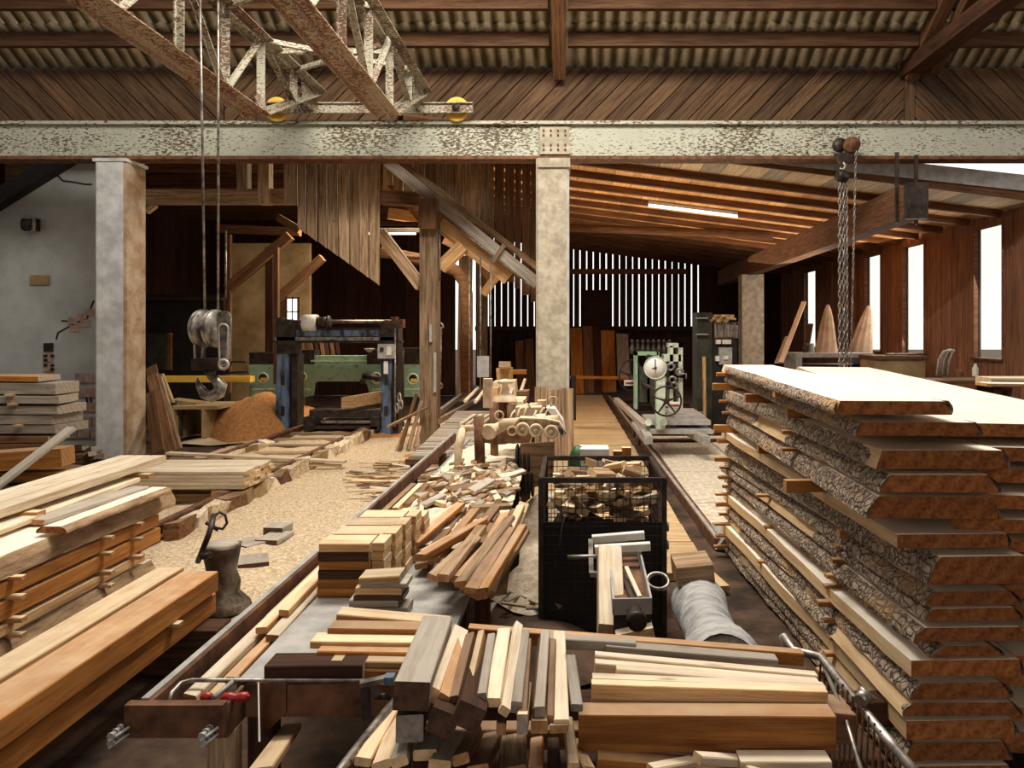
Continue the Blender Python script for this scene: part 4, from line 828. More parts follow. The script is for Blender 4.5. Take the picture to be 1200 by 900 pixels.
for a, b in zip(pl, pl[1:]): g.bar(a+Vector((0, -.02, 0)), b+Vector((0, -.02, 0)), .010, .13, up=(0, 1, 0))
g.done('wheel_cover', 'cream', tm)
for k, (u, v) in enumerate(((612.5, 503), (628, 504.5), (646, 506))):
    c = P(u, v, Y-.1); g = G(); g.lathe(c, (0, -1, 0), [(-.02, .001), (-.02, .045), (.0, .047), (.02, .045), (.02, .030), (.008, .026), (.008, .015), (.02, .013), (.02, .001)], 18); g.done('wheel', 'cream', tm)
g = G(); g.prism([P(640, 478, Y), P(650, 479, Y), P(660, 494, Y), P(663, 508, Y), P(657, 509, Y), P(652, 494, Y)], (0, .18, 0)); g.done('fender', 'white', tm)
g = G(); g.prism([P(654, 503, Y-.01), P(663, 502, Y-.01), P(663, 509, Y-.01), P(657, 510, Y-.01)], (0, .16, 0)); g.done('fender_tip', 'blue', tm)
for k in range(7):
    g = G(); a = P(590+k*9, 470+((k*7) % 11), Y+.35); g.box(a.x-.03, a.x+.03, a.y-.05, a.y+.05, a.z-.12, a.z+.02); g.done('valve_block', 'cream' if k % 3 else 'rust', tm)
for k in range(6):
    g = G(); g.tube([P(595+k*8, 500-k, Y+.1), P(600+k*9, 485-(k % 3)*6, Y+.1), P(606+k*8, 478, Y+.2), P(612+k*6, 492, Y+.2)], .008, 6); g.done('hose', 'cream', tm)
g = G(); g.prism([P(610, 520, Y+.1), P(650, 518, Y+.1), P(648, 565, Y+.1), P(612, 575, Y+.1)], (0, .03, 0)); g.done('side_panel', 'barn', tm)
# ribbed belt pulleys
bp = thing('belt_pulleys', 'pair of black ribbed belt pulleys at the right side of the feed table', 'pulley', (-.3, 5.4, .5))
for k, (u, v) in enumerate(((613, 540), (617, 562))):
    c = P(u, v, 5.4)
    for q in range(4):
        g = G(); x = c.x-.05+q*.028; g.lathe((x, 5.4, c.z), (1, 0, 0), [(0, .001), (0, .11), (.007, .12), (.014, .12), (.02, .11), (.02, .001)], 20); g.done('pulley_disc', 'black', bp)
    g = G(); g.cyl((c.x-.12, 5.4, c.z), (c.x+.08, 5.4, c.z), .02, 10); g.done('shaft', 'steel', bp)
# clutter further back in the middle
cl = thing('cutter_head', 'dusty saw carriage farther back behind the trimming machine', 'machine', (-.8, 8.8, .5))
for (u0, u1, v0, v1, Y, m) in ((577, 604, 447, 466, 8.9, 'cream'), (582, 598, 432, 446, 9.6, 'roofwood'), (584, 597, 424, 432, 9.4, 'barn'), (606, 618, 458, 470, 8.6, 'brown'), (575, 583, 455, 470, 8.5, 'roofwood')):
    g = G(); a = P(u0, v0, Y); b = P(u1, v1, Y); g.box(a.x, b.x, Y, Y+.35, b.z, a.z)
    for v in g.v: v += Vector((rnd(-.01, .01), 0, rnd(-.01, .01)))
    g.done('housing', m, cl)
for k in range(6): 
    g = G(); g.cyl(P(545+k*12, 470+k, 8.4), P(560+k*11, 455-k*2, 9.2), .02, 8); g.done('rod', 'cream', cl)
g = G(); g.box(-1.1, -.5, 8.6, 9.6, .35, .62); g.done('bed', 'rust', cl)
a = P(566, 375+56, 10.5); g = G(); g.box(a.x-.08, a.x+.08, 10.5, 10.55, a.z-.13, a.z+.16); g.done('switch_box', 'galv', None, 'pale grey switch box behind the trimming machine', 'box')
plank('orange_board', P(598, 436, 12), P(617, 436, 12), .1, .07, 'orange', 'end', None, 'short orange board on the bench behind the trimming machine', 'board')
for i, (a, b) in enumerate((((488, 462), (468, 530)), ((494, 470), (478, 527)), ((480, 492), (463, 534)), ((492, 500), (486, 524)), ((500, 478), (455, 500)))):
    plank('leaning_batten', P(*a, 11.05), P(*b, 10.4), .05, .03, 'barn' if i % 2 else 'brown', 'end', None, ['longest', 'second', 'third, short', 'fourth, upright', 'cross-lying'][i]+' batten leaning on the old timber post', 'board', 'battens leaning on the timber post')
# ================================================================ MESH BIN
mb = thing('mesh_bin', 'black mesh-sided steel bin filled with wood scraps', 'bin', (.16, 4.5, 0))
x0, x1, y0, y1, zt = -.168, .505, 4.2, 4.93, .853
g = G()
for (x, y) in ((x0, y0), (x1, y0), (x0, y1), (x1, y1)): g = G(); g.box(x-.014, x+.014, y-.014, y+.014, 0, zt+.012); g.done('corner_post', 'darksteel', mb)
g = G(); g.box(x0, x1, y0-.012, y0+.012, zt-.012, zt+.016); g.box(x0, x1, y1-.012, y1+.012, zt-.012, zt+.016); g.box(x0-.012, x0+.012, y0, y1, zt-.012, zt+.016); g.box(x1-.012, x1+.012, y0, y1, zt-.012, zt+.016)
g.done('rim', 'darksteel', mb)
for nm_, ax in (('front_mesh', 0), ('back_mesh', 1), ('left_mesh', 2), ('right_mesh', 3)):
    g = G()
    if ax < 2:
        y = (y0, y1)[ax]; n = 18
        for i in range(1, n): x = x0+(x1-x0)*i/n; g.box(x-.002, x+.002, y-.002, y+.002, .1, zt)
        for i in range(1, 15): z = .1+(zt-.1)*i/15; g.box(x0, x1, y-.004, y-.0, z-.002, z+.002)
    else:
        x = (x0, x1)[ax-2]
        for i in range(1, 18): y = y0+(y1-y0)*i/18; g.box(x-.002, x+.002, y-.002, y+.002, .1, zt)
        for i in range(1, 15): z = .1+(zt-.1)*i/15; g.box(x-.002, x+.002, y0, y1, z-.002, z+.002)
    g.done(nm_, 'darksteel', mb)
g = G(); g.box(x0, x1, y0, y1, .03, .05); g.box(x0, x1, y0+.02, y0+.03, .05, .62); g.done('tray', 'blackpaint', mb)  # bin floor, plus a black upright sheet standing in for the shaded interior
g = G(); g.ring((x1+.02, y0, .60), (1, 0, 0), .02, .006, 12, 6); g.ring((x1+.02, y0, .50), (1, 0, 0), .02, .006, 12, 6); g.done('hinge', 'steel', mb)
g = G(); g.tube([P(660, 583, 4.17), P(664, 598, 4.17), P(659, 615, 4.17), P(655, 640, 4.17)], .003, 6); g.done('wire_end', 'steel', mb)
for i in range(125):
    x = rnd(x0+.06, x1-.06); y = rnd(y0+.06, y1-.08); z = rnd(.60, .85); a = rnd(-1.6, 1.6); L = rnd(.03, .09)
    d = Vector((math.cos(a)*L, math.sin(a)*L*.8, rnd(-.02, .02)))
    plank('bin_scrap', Vector((x, y, z))-d, Vector((x, y, z))+d, rnd(.03, .08), rnd(.015, .04), random.choice(['fresh', 'grey', 'brown', 'barn', 'barn']), 'endpale', None, 'wood offcut inside the black mesh bin', 'offcut', 'offcuts in the mesh bin', roll=rnd(-.6, .6))
for i in range(60):
    x = rnd(x0+.12, x1-.12); y = rnd(y0+.08, y1-.12); z = rnd(.12, .56); a = rnd(-1.6, 1.6); L = rnd(.06, .12)
    d = Vector((math.cos(a)*L, math.sin(a)*L*.7, rnd(-.03, .03)))
    plank('bin_scrap', Vector((x, y, z))-d, Vector((x, y, z))+d, rnd(.06, .12), rnd(.03, .06), random.choice(['brown', 'dark', 'barn', 'dark']), 'enddark', None, 'dark offcut deep in the black mesh bin', 'offcut', 'deep offcuts in the mesh bin', roll=rnd(-.6, .6))
for i in range(7):
    plank('bin_block', P(655+i*13, 582-(i % 2)*3, 4.35), P(661+i*13, 570, 4.6), .055, .05, 'pale', 'endpale', None, 'pale sawn block lined up on top of the bin scraps', 'offcut', 'pale blocks on the bin scraps')
for i in range(3): plank('bin_lath', P(648, 556+i*4, 4.75-.1*i), P(745, 551+i*5, 4.8-.1*i), .03, .012, 'pale', 'endpale', None, ['farthest', 'middle', 'nearest'][i]+' lath laid across the top of the mesh bin', 'board', 'laths over the mesh bin')
for i, (u, v, m) in enumerate(((734, 532, 'orange'), (724, 536, 'brown'))): plank('bin_upright', P(u, v+26, 5.05), P(u, v-8, 5.05), .06, .06, m, 'endpale', None, ('orange upright block standing at the back of the mesh bin', 'brown upright block at the back of the mesh bin')[i], 'block', up=(0, 1, 0))
g = G(); a = P(695, 540, 5.3); g.box(a.x-.09, a.x+.11, 5.3, 5.5, a.z-.3, a.z+.08); g.done('white_carton', 'white', None, 'white carton behind the mesh bin', 'box')
g = G(); a = P(677, 540, 5.4); g.lathe((a.x, 5.4, a.z-.3), (0, 0, 1), [(0, .07), (.3, .07), (.36, .05), (.40, .03), (.41, .001)], 14); g.done('green_can', emis('green_plastic', (.01, .08, .02), 0.0), None, 'small dark green can behind the mesh bin', 'can')
# ================================================================ STAND with metal tray before the bin
st = thing('work_stand', 'pale timber stand carrying a narrow open metal tray', 'stand', (.2, 3.0, 0))
plank('timber_post', P(716, 742, 2.9), P(714, 648, 3.35), .10, .08, 'pale', 'endpale', st, up=(0, 1, 0)); plank('timber_post', P(745, 748, 2.8), P(735, 700, 3.2), .14, .05, 'pale', 'endpale', st, up=(0, 1, 0))
plank('post', (.16, 2.98, 0), (.16, 2.98, .5), .08, .08, 'dark', 'enddark', st, up=(0, 1, 0))
A, B, C, D = P(713, 645, 3.55), P(748, 644, 3.55), P(763, 710, 2.85), P(719, 711, 2.85)
g = G()
for a, b in ((A, B), (B, C), (C, D), (D, A)): g.bar(a, b, .008, .06)
g.done('tray_rim', 'galv', st)
g = G(); g.prism([A-Vector((0, 0, .03)), B-Vector((0, 0, .03)), C-Vector((0, 0, .03)), D-Vector((0, 0, .03))], (0, 0, .004)); g.done('tray_floor', 'rust', st)
g = G(); g.prism([D+Vector((0, 0, .0)), C, C-Vector((0, 0, .10)), D-Vector((0, 0, .10))], (0, .01, 0)); g.done('tray_front', 'blackpaint', st)
for i, (a, b, w_) in enumerate((((694, 632), (755, 627), .035), ((697, 644), (762, 640), .035))):
    plank('cross_bar', P(*a, 3.5-.1*i), P(*b, 3.5-.1*i), w_, .035, 'white', 'endpale', st)
g = G(); g.cyl(P(665, 653, 3.35), P(712, 652, 3.35), .010, 10); g.done('spindle', 'steel', st)
g = G(); g.bar(P(692, 632, 3.4), P(693, 672, 3.3), .02, .012, up=(0, 1, 0)); g.bar(P(692, 672, 3.3), P(700, 673, 3.3), .02, .03, up=(0, 1, 0)); g.done('end_plate', 'steel', st)
g = G(); c = P(745, 722, 2.78); g.lathe(c, (0, -1, 0), [(-.04, .001), (-.04, .028), (.03, .028), (.03, .036), (.055, .036), (.06, .025), (.06, .001)], 16); g.done('roller', 'darksteel', st)
g = G(); g.ring(P(771, 681, 3.2), (0, -.5, 1), .045, .009, 20, 6); g.done('handle_ring', 'steel', st)
for i, (a, b) in enumerate((((734, 665), (750, 700)), ((729, 672), (742, 704)))): plank('chisel', P(*a, 3.25), P(*b, 2.95), .018, .012, ('pale', 'darksteel')[i], 'endpale', None, ('pale slip of wood lying in the metal tray', 'dark flat bar lying in the metal tray')[i], 'tool')
# log, blocks by the pit
lg = thing('debarked_log', 'short grey log lying on the floor towards the camera', 'log', (.6, 3.6, .2))
a = P(816, 698, 4.15); b = P(850, 795, 2.80); pts = [a+(b-a)*i/10 for i in range(11)]
rs = [.125+.012*math.sin(i*.9)+(.025 if i > 8 else 0) for i in range(11)]
g = G(); g.tube(pts, .1, 22, rs=rs)
for v in g.v: v += Vector((nz(v.x*9, v.y*4, v.z*9)*.02, 0, nz(v.z*9, v.y*5)*.02))
g.f = g.f[:-2]; g.mi = g.mi[:-2]; g.sm = g.sm[:-2]; g.done('trunk', 'logbark', lg)
d = (b-a).normalized(); g = G(); g.lathe(b-d*.01, d, [(0, rs[-1]*.97), (.006, rs[-1]*.93), (.007, .001)], 22); g.done('cut_end', 'endgrey', lg)
plank('floor_block', P(790, 668, 4.0), P(832, 664, 4.0), .25, .10, 'barn', 'end', None, 'squared timber block behind the grey log', 'block'); plank('floor_block', Z(806, 660, .02), Z(838, 690, .02), .20, .03, 'osb', 'end', None, 'flat board end at the edge of the deck behind the log', 'board')
# ================================================================ BRIDGE CRANE
cr = thing('bridge_crane', 'overhead travelling crane with two rusty cream lattice girders', 'crane', (-2.6, 8.2, 4.0))
def girder(X, mt):
    zb, zt = 3.975, 4.81
    def L(nm, a, b, w_=.05, d=.05, m='crane'):
        g = G(); g.bar(a, b, w_, .012); g.bar(Vector(a)+Vector((-w_/2, 0, 0)), Vector(b)+Vector((-w_/2, 0, 0)), .012, d); g.done(nm, m, cr)
    for dx in (-.07, .07):
        L('bottom_chord', (X+dx, 8.2, zb), (X+dx, 2.6, zb), .11, .10, mt)
        L('end_strut', (X+dx*.6, 8.2, zb), (X+dx*.6, 9.95, zt-.08), .08, .07)
        L('top_chord', (X+dx, 10.1, zt), (X+dx, 2.6, zt), .09, .08)
    ys = [9.22, 8.25, 7.4, 6.53, 5.6, 4.7, 3.8]
    for i, y in enumerate(ys):
        zb_ = zb if y < 8.2 else zb+(y-8.2)/1.75*(zt-zb-.08)
        L('upright', (X, y, zb_), (X, y, zt), .07, .07)
        if i+1 < len(ys): 
            y2 = ys[i+1]; L('diagonal', (X, y, zt) if i % 2 else (X, y, zb_), (X, y2, zb) if i % 2 else (X, y2, zt), .055, .055)
    g = G(); g.prism([(X-.02, 8.2, zb-.03), (X-.02, 8.45, zb+.06), (X-.02, 8.3, zb+.25), (X-.02, 8.1, zb+.2)], (.02, 0, 0)); g.done('gusset', 'crane', cr)
    g = G(); g.prism([(X-.02, 9.5, zt), (X-.02, 10.0, zt-.05), (X-.02, 9.95, zt-.3), (X-.02, 9.55, zt-.3)], (.02, 0, 0)); g.done('gusset', 'crane', cr)
girder(-3.33, 'cranered'); girder(-1.95, 'cranered')
for y, s in ((9.22, 1), (8.25, -1), (7.4, 1), (6.5, -1)):
    g = G(); g.bar((-3.33, y, 4.80), (-1.95, y-.9*s if s > 0 else y+.9, 4.80), .05, .05); g.done('cross_brace', 'crane', cr)
g = G(); g.bar((-3.33, 8.6, 4.80), (-1.95, 8.6, 4.80), .06, .06); g.done('cross_brace', 'crane', cr)
g = G(); g.box(-4.1, -1.28, 9.95, 10.00, 4.50, 4.62); g.box(-4.1, -1.28, 9.92, 9.95, 4.49, 4.505); g.box(-4.1, -1.28, 9.92, 9.95, 4.615, 4.63); g.done('end_carriage', 'crane', cr)
for i, x in enumerate((-1.50, -3.85)):
    g = G(); g.lathe((x, 10.05, 4.565), (0, -1, 0), [(0, .001), (0, .16), (.035, .16), (.035, .12), (.03, .11), (.03, .001)], 24); wlo = g.done('wheel', 'yellow', cr)
    g = G(); g.lathe((x, 9.95, 4.565), (0, -1, 0), [(0, .001), (0, .05), (.03, .045), (.03, .001)], 14); g.box(x-.05, x+.05, 9.93, 9.95, 4.52, 4.61); g.done('axle_box', 'darksteel', cr)
tl = thing('crane_trolley', 'rope trolley riding on the crane girders out of sight above', 'trolley', (-2.8, 6, 4.95))
g = G(); g.box(-3.3, -1.9, 5.8, 6.2, 4.86, 4.98); g.done('trolley_frame', 'darksteel', tl)
# hook block on two ropes
hk = thing('hook_block', 'heavy crane hook block hanging on two steel ropes at left', 'hook', P(247, 395, 6))
for u0, u1 in ((234, 240), (256, 255.5)):
    g = G(); a = P(u0, -50, 6.0); b = P(u1, 366, 6.0); g.cyl(a, b, .010, 8); g.done('rope', 'steel', hk)
for u, dx in ((238.5, -.03), (253, .03)):
    c = P(u, 385, 6.0); g = G(); g.lathe(c+Vector((-.022, 0, 0)), (1, -.25, 0), [(0, .001), (0, .145), (.012, .15), (.022, .12), (.034, .15), (.044, .145), (.044, .001)], 26); g.done('sheave', 'steel', hk)
def capsule(u, v0, v1, w_, m, nm, y=5.97):
    a = P(u, v0, y); b = P(u, v1, y); r = w_/2; pts = []
    for k in range(9): th = PI*k/8; pts.append(Vector((a.x+r*math.cos(th), y, a.z-r+r*math.sin(th))))
    for k in range(5): th = PI+PI*k/4; pts.append(Vector((a.x+r*.75*math.cos(th), y, b.z+r*.5+r*.5*math.sin(th))))
    return pts
for u, yy in ((233, 6.06), (262, 5.9)):
    pts = capsule(u, 362 if u < 240 else 364, 424, .11, 'steel', 'x', yy); g = G(); g.prism(pts, (.0, .02, 0)); g.done('side_plate', 'steel' if u > 240 else 'darksteel', hk)
    g = G(); pp = [p+Vector((0, -.005, 0)) for p in capsule(u, 380, 428, .075, '', '', yy)]; g.tube(pp, .009, 6, closed=True); g.done('strap', 'galv', hk)
    g = G(); g.ring(P(u+(-1 if u < 240 else 0), 427, yy-.01), (0, 1, 0), .035, .012, 14, 6); g.done('shackle', 'galv', hk)
g = G(); a = P(231, 420, 6); b = P(262, 433, 6); g.box(a.x, b.x, 5.9, 6.1, b.z, a.z); g.cyl(P(246, 433, 6), P(246, 440, 6), .05, 12, .035); g.done('cross_head', 'darksteel', hk)
pts = []
hc = [(246, 432), (243, 438), (244, 444), (250, 449), (255, 453), (256, 459), (250, 464), (243, 462), (237, 456), (233, 450), (231, 444)]
hp = [(245, 432, 4), (246, 440, 4.5), (253, 445, 6.5), (259, 452, 8.5), (257, 460, 8.5), (248, 465, 8), (239, 461, 7), (234, 453, 5), (231.5, 446, 2.5), (231, 442, .8)]
g = G(); g.tube([P(u, v, 6) for u, v, r in hp], .03, 12, rs=[r*.0058 for u, v, r in hp]); g.done('hook', 'steel', hk)
# chain hoist on the right
hs_ = thing('chain_hoist', 'small chain hoist hanging from a trolley on the crane beam', 'hoist', P(990, 200, 9.85))
c = P(998, 170, 9.9); g = G(); g.lathe(c, (0, -1, 0), [(-.05, .001), (-.05, .10), (.0, .11), (.05, .10), (.06, .05), (.08, .05), (.08, .001)], 18); g.done('trolley_wheel', 'rust', hs_)
c = P(984, 170, 9.98); g = G(); g.lathe(c, (0, -1, 0), [(-.03, .001), (-.03, .09), (.03, .09), (.03, .001)], 18); g.done('trolley_wheel', 'darksteel', hs_)
g = G(); g.prism([P(978, 180, 9.88), P(1003, 180, 9.88), P(994, 192, 9.88), P(985, 192, 9.88)], (0, .06, 0)); g.done('trolley_plate', 'darksteel', hs_)
g = G(); g.tube([P(988, 190, 9.85), P(991, 194, 9.85), P(988, 199, 9.85), P(984, 197, 9.85)], .015, 8); g.done('upper_hook', 'steel', hs_)
c = P(987, 207, 9.85); g = G(); g.lathe(c, (0, -1, 0), [(-.06, .001), (-.06, .075), (.0, .09), (.05, .075), (.06, .001)], 18); g.lathe(c+Vector((-.03, -.05, 0)), (-1, -.3, 0), [(0, .07), (.05, .07), (.06, .03), (.06, .001)], 14); g.done('hoist_body', 'darksteel', hs_)
def chain(u0, u1, v0, v1, Y, r, name):
    a, b = P(u0, v0, Y), P(u1, v1, Y); n = int((b-a).length/(r*3.0)); g = G()
    for i in range(n):
        c = a+(b-a)*((i+.5)/n); ax = (0, 1, 0) if i % 2 else (1, 0, 0); x = Vector(ax); k = Vector((0, 0, 1)); s_ = x.cross(k)
        g.tube([c+s_*math.cos(t_)*r*.75+k*math.sin(t_)*r*1.9 for t_ in [2*PI*q/8 for q in range(8)]], r*.34, 4, closed=True)
    g.done(name, 'steel', hs_, kind='stuff')
chain(984, 984, 213, 436, 9.8, .024, 'load_chain'); chain(988, 989, 213, 436, 9.82, .024, 'load_chain'); chain(992, 993, 213, 436, 9.84, .020, 'load_chain'); chain(1003, 997, 176, 430, 9.86, .016, 'hand_chain')

# ================================================================ FOREGROUND CART with offcuts
ct = thing('mesh_trolley', 'wire-mesh offcut trolley with tubular rails in the foreground', 'trolley', (.2, 1.7, 0))
g = G(); g.tube([P(918, 745, 2.16), P(930, 762, 2.12), P(962, 770, 2.05), P(1010, 830, 1.80), P(1072, 905, 1.50)], .011, 8); g.tube([P(962, 772, 2.05), P(992, 845, 1.8), P(1010, 905, 1.6)], .006, 6); g.done('right_rail', 'steel', ct)
g = G(); g.cyl(P(917, 745, 2.18), P(927, 762, 2.14), .012, 10); g.done('rail_end', 'galv', ct)
g = G(); g.tube([P(462, 822, 1.95), P(440, 850, 1.8), P(405, 895, 1.6), P(380, 930, 1.45)], .011, 8); g.done('left_rail', 'steel', ct)
g = G()
for i in range(18):
    q = i/17; a = P(962, 770, 2.05).lerp(P(1072, 905, 1.5), q); g.bar(a, a+Vector((-.02, 0, -.42)), .004, .004)
for k in range(5):
    a = P(962, 770, 2.05)-Vector((.004*k, 0, .05+k*.06)); b = P(1072, 905, 1.5)-Vector((.004*k, 0, .05+k*.06)); g.bar(a, b, .004, .004)
g.done('right_mesh', 'rust', ct, kind='stuff')
g = G()
for i in range(14):
    q = i/13; a = P(462, 822, 1.95).lerp(P(380, 930, 1.45), q); g.bar(a, a+Vector((.02, 0, -.3)), .004, .004)
for k in range(4): g.bar(P(462, 822, 1.95)-Vector((0, 0, .05+k*.05)), P(380, 930, 1.45)-Vector((0, 0, .05+k*.05)), .004, .004)
g.done('left_mesh', 'rust', ct, kind='stuff')
g = G(); g.cyl(P(1008, 822, 1.78), P(1014, 812, 1.80), .016, 10); g.cyl(P(1013, 817, 1.80), P(1018, 811, 1.80), .022, 10); g.done('clamp_knob', 'steel', ct)
g = G(); g.box(-.45, .62, 1.25, 2.0, .30, .33); g.done('floor_plate', 'rust', ct)
for x, y in ((-.42, 1.4), (.58, 1.4), (-.42, 1.95), (.6, 1.95)): plank('corner_post', (x, y, 0), (x, y, .72), .03, .03, 'darksteel', 'darksteel', ct, up=(0, 1, 0))
for i, y in enumerate((1.50, 1.92)): plank('cross_bearer', (-.44, y, .66), (.60, y, .66), .05, .05, 'brown', 'end', ct)
# long rear board and those lying crosswise at right; (uL, uR, v top left, v top right, height px, Y, depth, mat, end, label)
CW = [(548, 942, 736, 766, 15, 2.06, .035, 'orange', 'endpale', 'long orange board at the back of the foreground pile'),
      (710, 912, 757, 774, 10, 2.01, .045, 'grey', 'endgrey', 'long grey board lying against the rear orange board'),
      (640, 745, 748, 754, 12, 2.02, .035, 'grey', 'endgrey', 'short grey board on the rear orange board'),
      (697, 958, 768, 792, 14, 1.95, .030, 'pale', 'endpale', 'rear pale batten with stamped marks in the right foreground'),
      (697, 960, 777, 800, 15, 1.92, .030, 'pale', 'endpale', 'second pale batten from the back in the right foreground'),
      (722, 966, 784, 805, 13, 1.885, .030, 'pale', 'endpale', 'third pale batten starting farther right in the foreground'),
      (694, 968, 795, 806, 22, 1.85, .032, 'pale', 'endpale', 'fourth pale batten just behind the thick foreground plank'),
      (693, 970, 802, 811, 25, 1.815, .030, 'fresh', 'end', 'orange-faced plank with pale top behind the largest foreground beam'),
      (678, 980, 838, 840, 44, 1.74, .062, 'orange', 'end', 'largest orange beam across the right foreground'),
      (950, 1002, 833, 838, 36, 1.80, .10, 'brown', 'enddark', 'short dark block poking out behind the right end of the largest beam'),
      (700, 870, 889, 905, 16, 1.70, .05, 'orange', 'endpale', 'orange board under the largest beam at the bottom edge'),
      (868, 975, 893, 893, 14, 1.68, .05, 'pale', 'endpale', 'pale block under the right end of the largest beam')]
for (ul, ur, vl, vr, hp_, Y, d, m, e, lab) in CW:
    a = P(ul, vl+hp_/2, Y)+Vector((0, d/2, 0)); b = P(ur, vr+hp_/2, Y)+Vector((0, d/2, 0)); k = hp_/FPX*Y
    plank('squared_beam' if hp_ > 30 else 'batten', a, b, d, k, m, e, None, lab, 'beam' if hp_ > 30 else 'board', 'offcuts in the foreground trolley', ch=.002)
for i, (u, v, a) in enumerate(((790, 898, .6), (845, 890, -.2), (905, 905, .1))): 
    plank('batten', P(u-28, v+8*a, 1.66), P(u+22, v-8*a, 1.72), .03, .02, 'pale', 'endpale', None, ['left', 'middle', 'right'][i]+' of the small pale offcuts below the largest beam', 'board', 'small offcuts at the bottom edge')
# sticks pointing to the camera: near end centre top (u,v), far end (u,v), Yn, Yf, width px at near end, thickness px, mat, end, label
ST = [((482, 799), (512, 722), 1.60, 1.98, 42, 34, 'grey', 'enddark', 'large grey-topped squared beam at the left of the sticks', .06),
      ((512, 806), (538, 732), 1.64, 1.98, 16, 22, 'pale', 'endpale', 'pale board leaning on the right side of the large grey beam', -1.1),
      ((519, 812), (540, 742), 1.62, 1.95, 12, 14, 'orange', 'end', 'thin speckled orange stick right of the large grey beam', -1.0),
      ((534, 815), (553, 741), 1.62, 1.95, 13, 22, 'brown', 'enddark', 'brown board on edge with pale edge, third from the large beam', -.3),
      ((547, 822), (566, 738), 1.60, 1.95, 9, 26, 'fresh', 'enddark', 'narrow dark board on edge between the brown board and the grey strip', -.25),
      ((566, 812), (577, 742), 1.60, 1.95, 11, 18, 'grey', 'endgrey', 'grey strip next to the wide pale stick', -.2),
      ((577, 818), (591, 736), 1.60, 1.98, 19, 11, 'pale', 'endpale', 'wide pale stick with clean square end, left of the tallest stick', .0),
      ((591, 828), (607, 729), 1.58, 1.98, 12, 11, 'pale', 'endpale', 'long pale stick that rises highest of all the sticks', .55),
      ((605, 822), (615, 738), 1.60, 1.96, 13, 14, 'grey', 'endgrey', 'brown-grey stick right of the highest stick', .1),
      ((612, 839), (618, 748), 1.57, 1.92, 12, 13, 'brown', 'enddark', 'low dark stick sunk between grey and pale sticks', .0),
      ((628, 830), (634, 746), 1.58, 1.93, 9, 12, 'dark', 'enddark', 'dark stick left of the light grey one', .0),
      ((632, 828), (639, 738), 1.58, 1.97, 13, 13, 'grey', 'endgrey', 'light grey stick with straight sides in the middle of the row', .0),
      ((645, 838), (648, 748), 1.58, 1.92, 9, 12, 'brown', 'end', 'thin brown stick left of the broad pale one', .0),
      ((658, 843), (655, 739), 1.57, 1.98, 18, 11, 'pale', 'endpale', 'broad pale stick, second from the right end of the row', .0),
      ((676, 825), (668, 767), 1.66, 1.88, 14, 9, 'grey', 'endgrey', 'short weathered stick at the right end of the row', .05),
      ((480, 839), (490, 800), 1.60, 1.85, 32, 30, 'dark', 'endgrey', 'dark squared block under the large grey beam', .0),
      ((518, 834), (535, 790), 1.56, 1.8, 34, 28, 'dark', 'enddark', 'dark square-ended beam under the brown boards, left', .35),
      ((549, 826), (560, 780), 1.54, 1.8, 34, 28, 'dark', 'enddark', 'dark square-ended beam under the brown boards, right', .45),
      ((587, 848), (592, 800), 1.58, 1.85, 11, 13, 'brown', 'end', 'small brown stick end below the highest stick', .0),
      ((612, 838), (618, 800), 1.56, 1.85, 13, 22, 'fresh', 'endgrey', 'pale-topped stick end below the grey stick', .0),
      ((632, 845), (636, 800), 1.56, 1.85, 20, 14, 'brown', 'end', 'broad brown stick end in the lower row', .0),
      ((655, 850), (652, 810), 1.56, 1.85, 22, 9, 'grey', 'end', 'flat stick end lowest in the row below the broad pale stick', .0)]
for (n_, f_, Yn, Yf, wp, tp, m, e, lab, roll) in ST:
    w_ = wp/FPX*Yn; t_ = tp/FPX*Yn
    a = P(*n_, Yn); b = P(*f_, Yf); a.z -= t_/2; b.z -= t_/2
    plank('squared_beam' if wp > 30 else 'stick', a, b, w_, t_, m, e, None, lab, 'beam' if wp > 30 else 'stick', 'sticks in the foreground trolley', roll=roll, ch=.002, jit=.003)
# offcuts at lower left of the cart
LL = [((425, 893), (462, 828), 1.62, 1.95, 20, 10, 'fresh'), ((447, 897), (468, 840), 1.58, 1.9, 22, 10, 'fresh'), ((468, 893), (482, 845), 1.56, 1.8, 20, 12, 'grey'), ((498, 885), (515, 852), 1.6, 1.8, 28, 12, 'grey'), ((515, 897), (535, 862), 1.56, 1.75, 26, 12, 'grey'), ((560, 903), (578, 862), 1.6, 1.9, 26, 12, 'brown'),
      ((600, 905), (603, 858), 1.62, 1.95, 34, 12, 'barn'), ((627, 905), (630, 862), 1.62, 1.95, 18, 12, 'orange'), ((672, 900), (665, 845), 1.6, 1.85, 14, 12, 'fresh'), ((690, 905), (672, 870), 1.6, 1.85, 16, 12, 'barn'), ((540, 890), (556, 856), 1.58, 1.85, 20, 12, 'brown'), ((650, 908), (648, 868), 1.62, 1.9, 16, 12, 'dark')]
for i, (n_, f_, Yn, Yf, wp, tp, m) in enumerate(LL):
    a = P(*n_, Yn); b = P(*f_, Yf); plank('stick', a, b, wp/FPX*Yn, tp/FPX*Yn, m, 'endpale' if m in ('fresh', 'grey') else 'end', None, '%s offcut from the left in the bottom row of the foreground trolley' % (ORD[i] if i else 'first'), 'stick', 'bottom row of offcuts in the trolley', roll=rnd(-.3, .3))
cp = thing('clamp_fitting', 'small worn metal clamp at the left corner of the foreground trolley', 'clamp', P(450, 805, 1.95))
g = G(); g.bar(P(422, 802, 1.98), P(462, 793, 2.0), .022, .012); g.done('arm', 'steel', cp); g = G(); g.bar(P(428, 805, 1.98), P(430, 842, 1.98), .02, .02, up=(0, 1, 0)); g.done('shank', 'darksteel', cp)
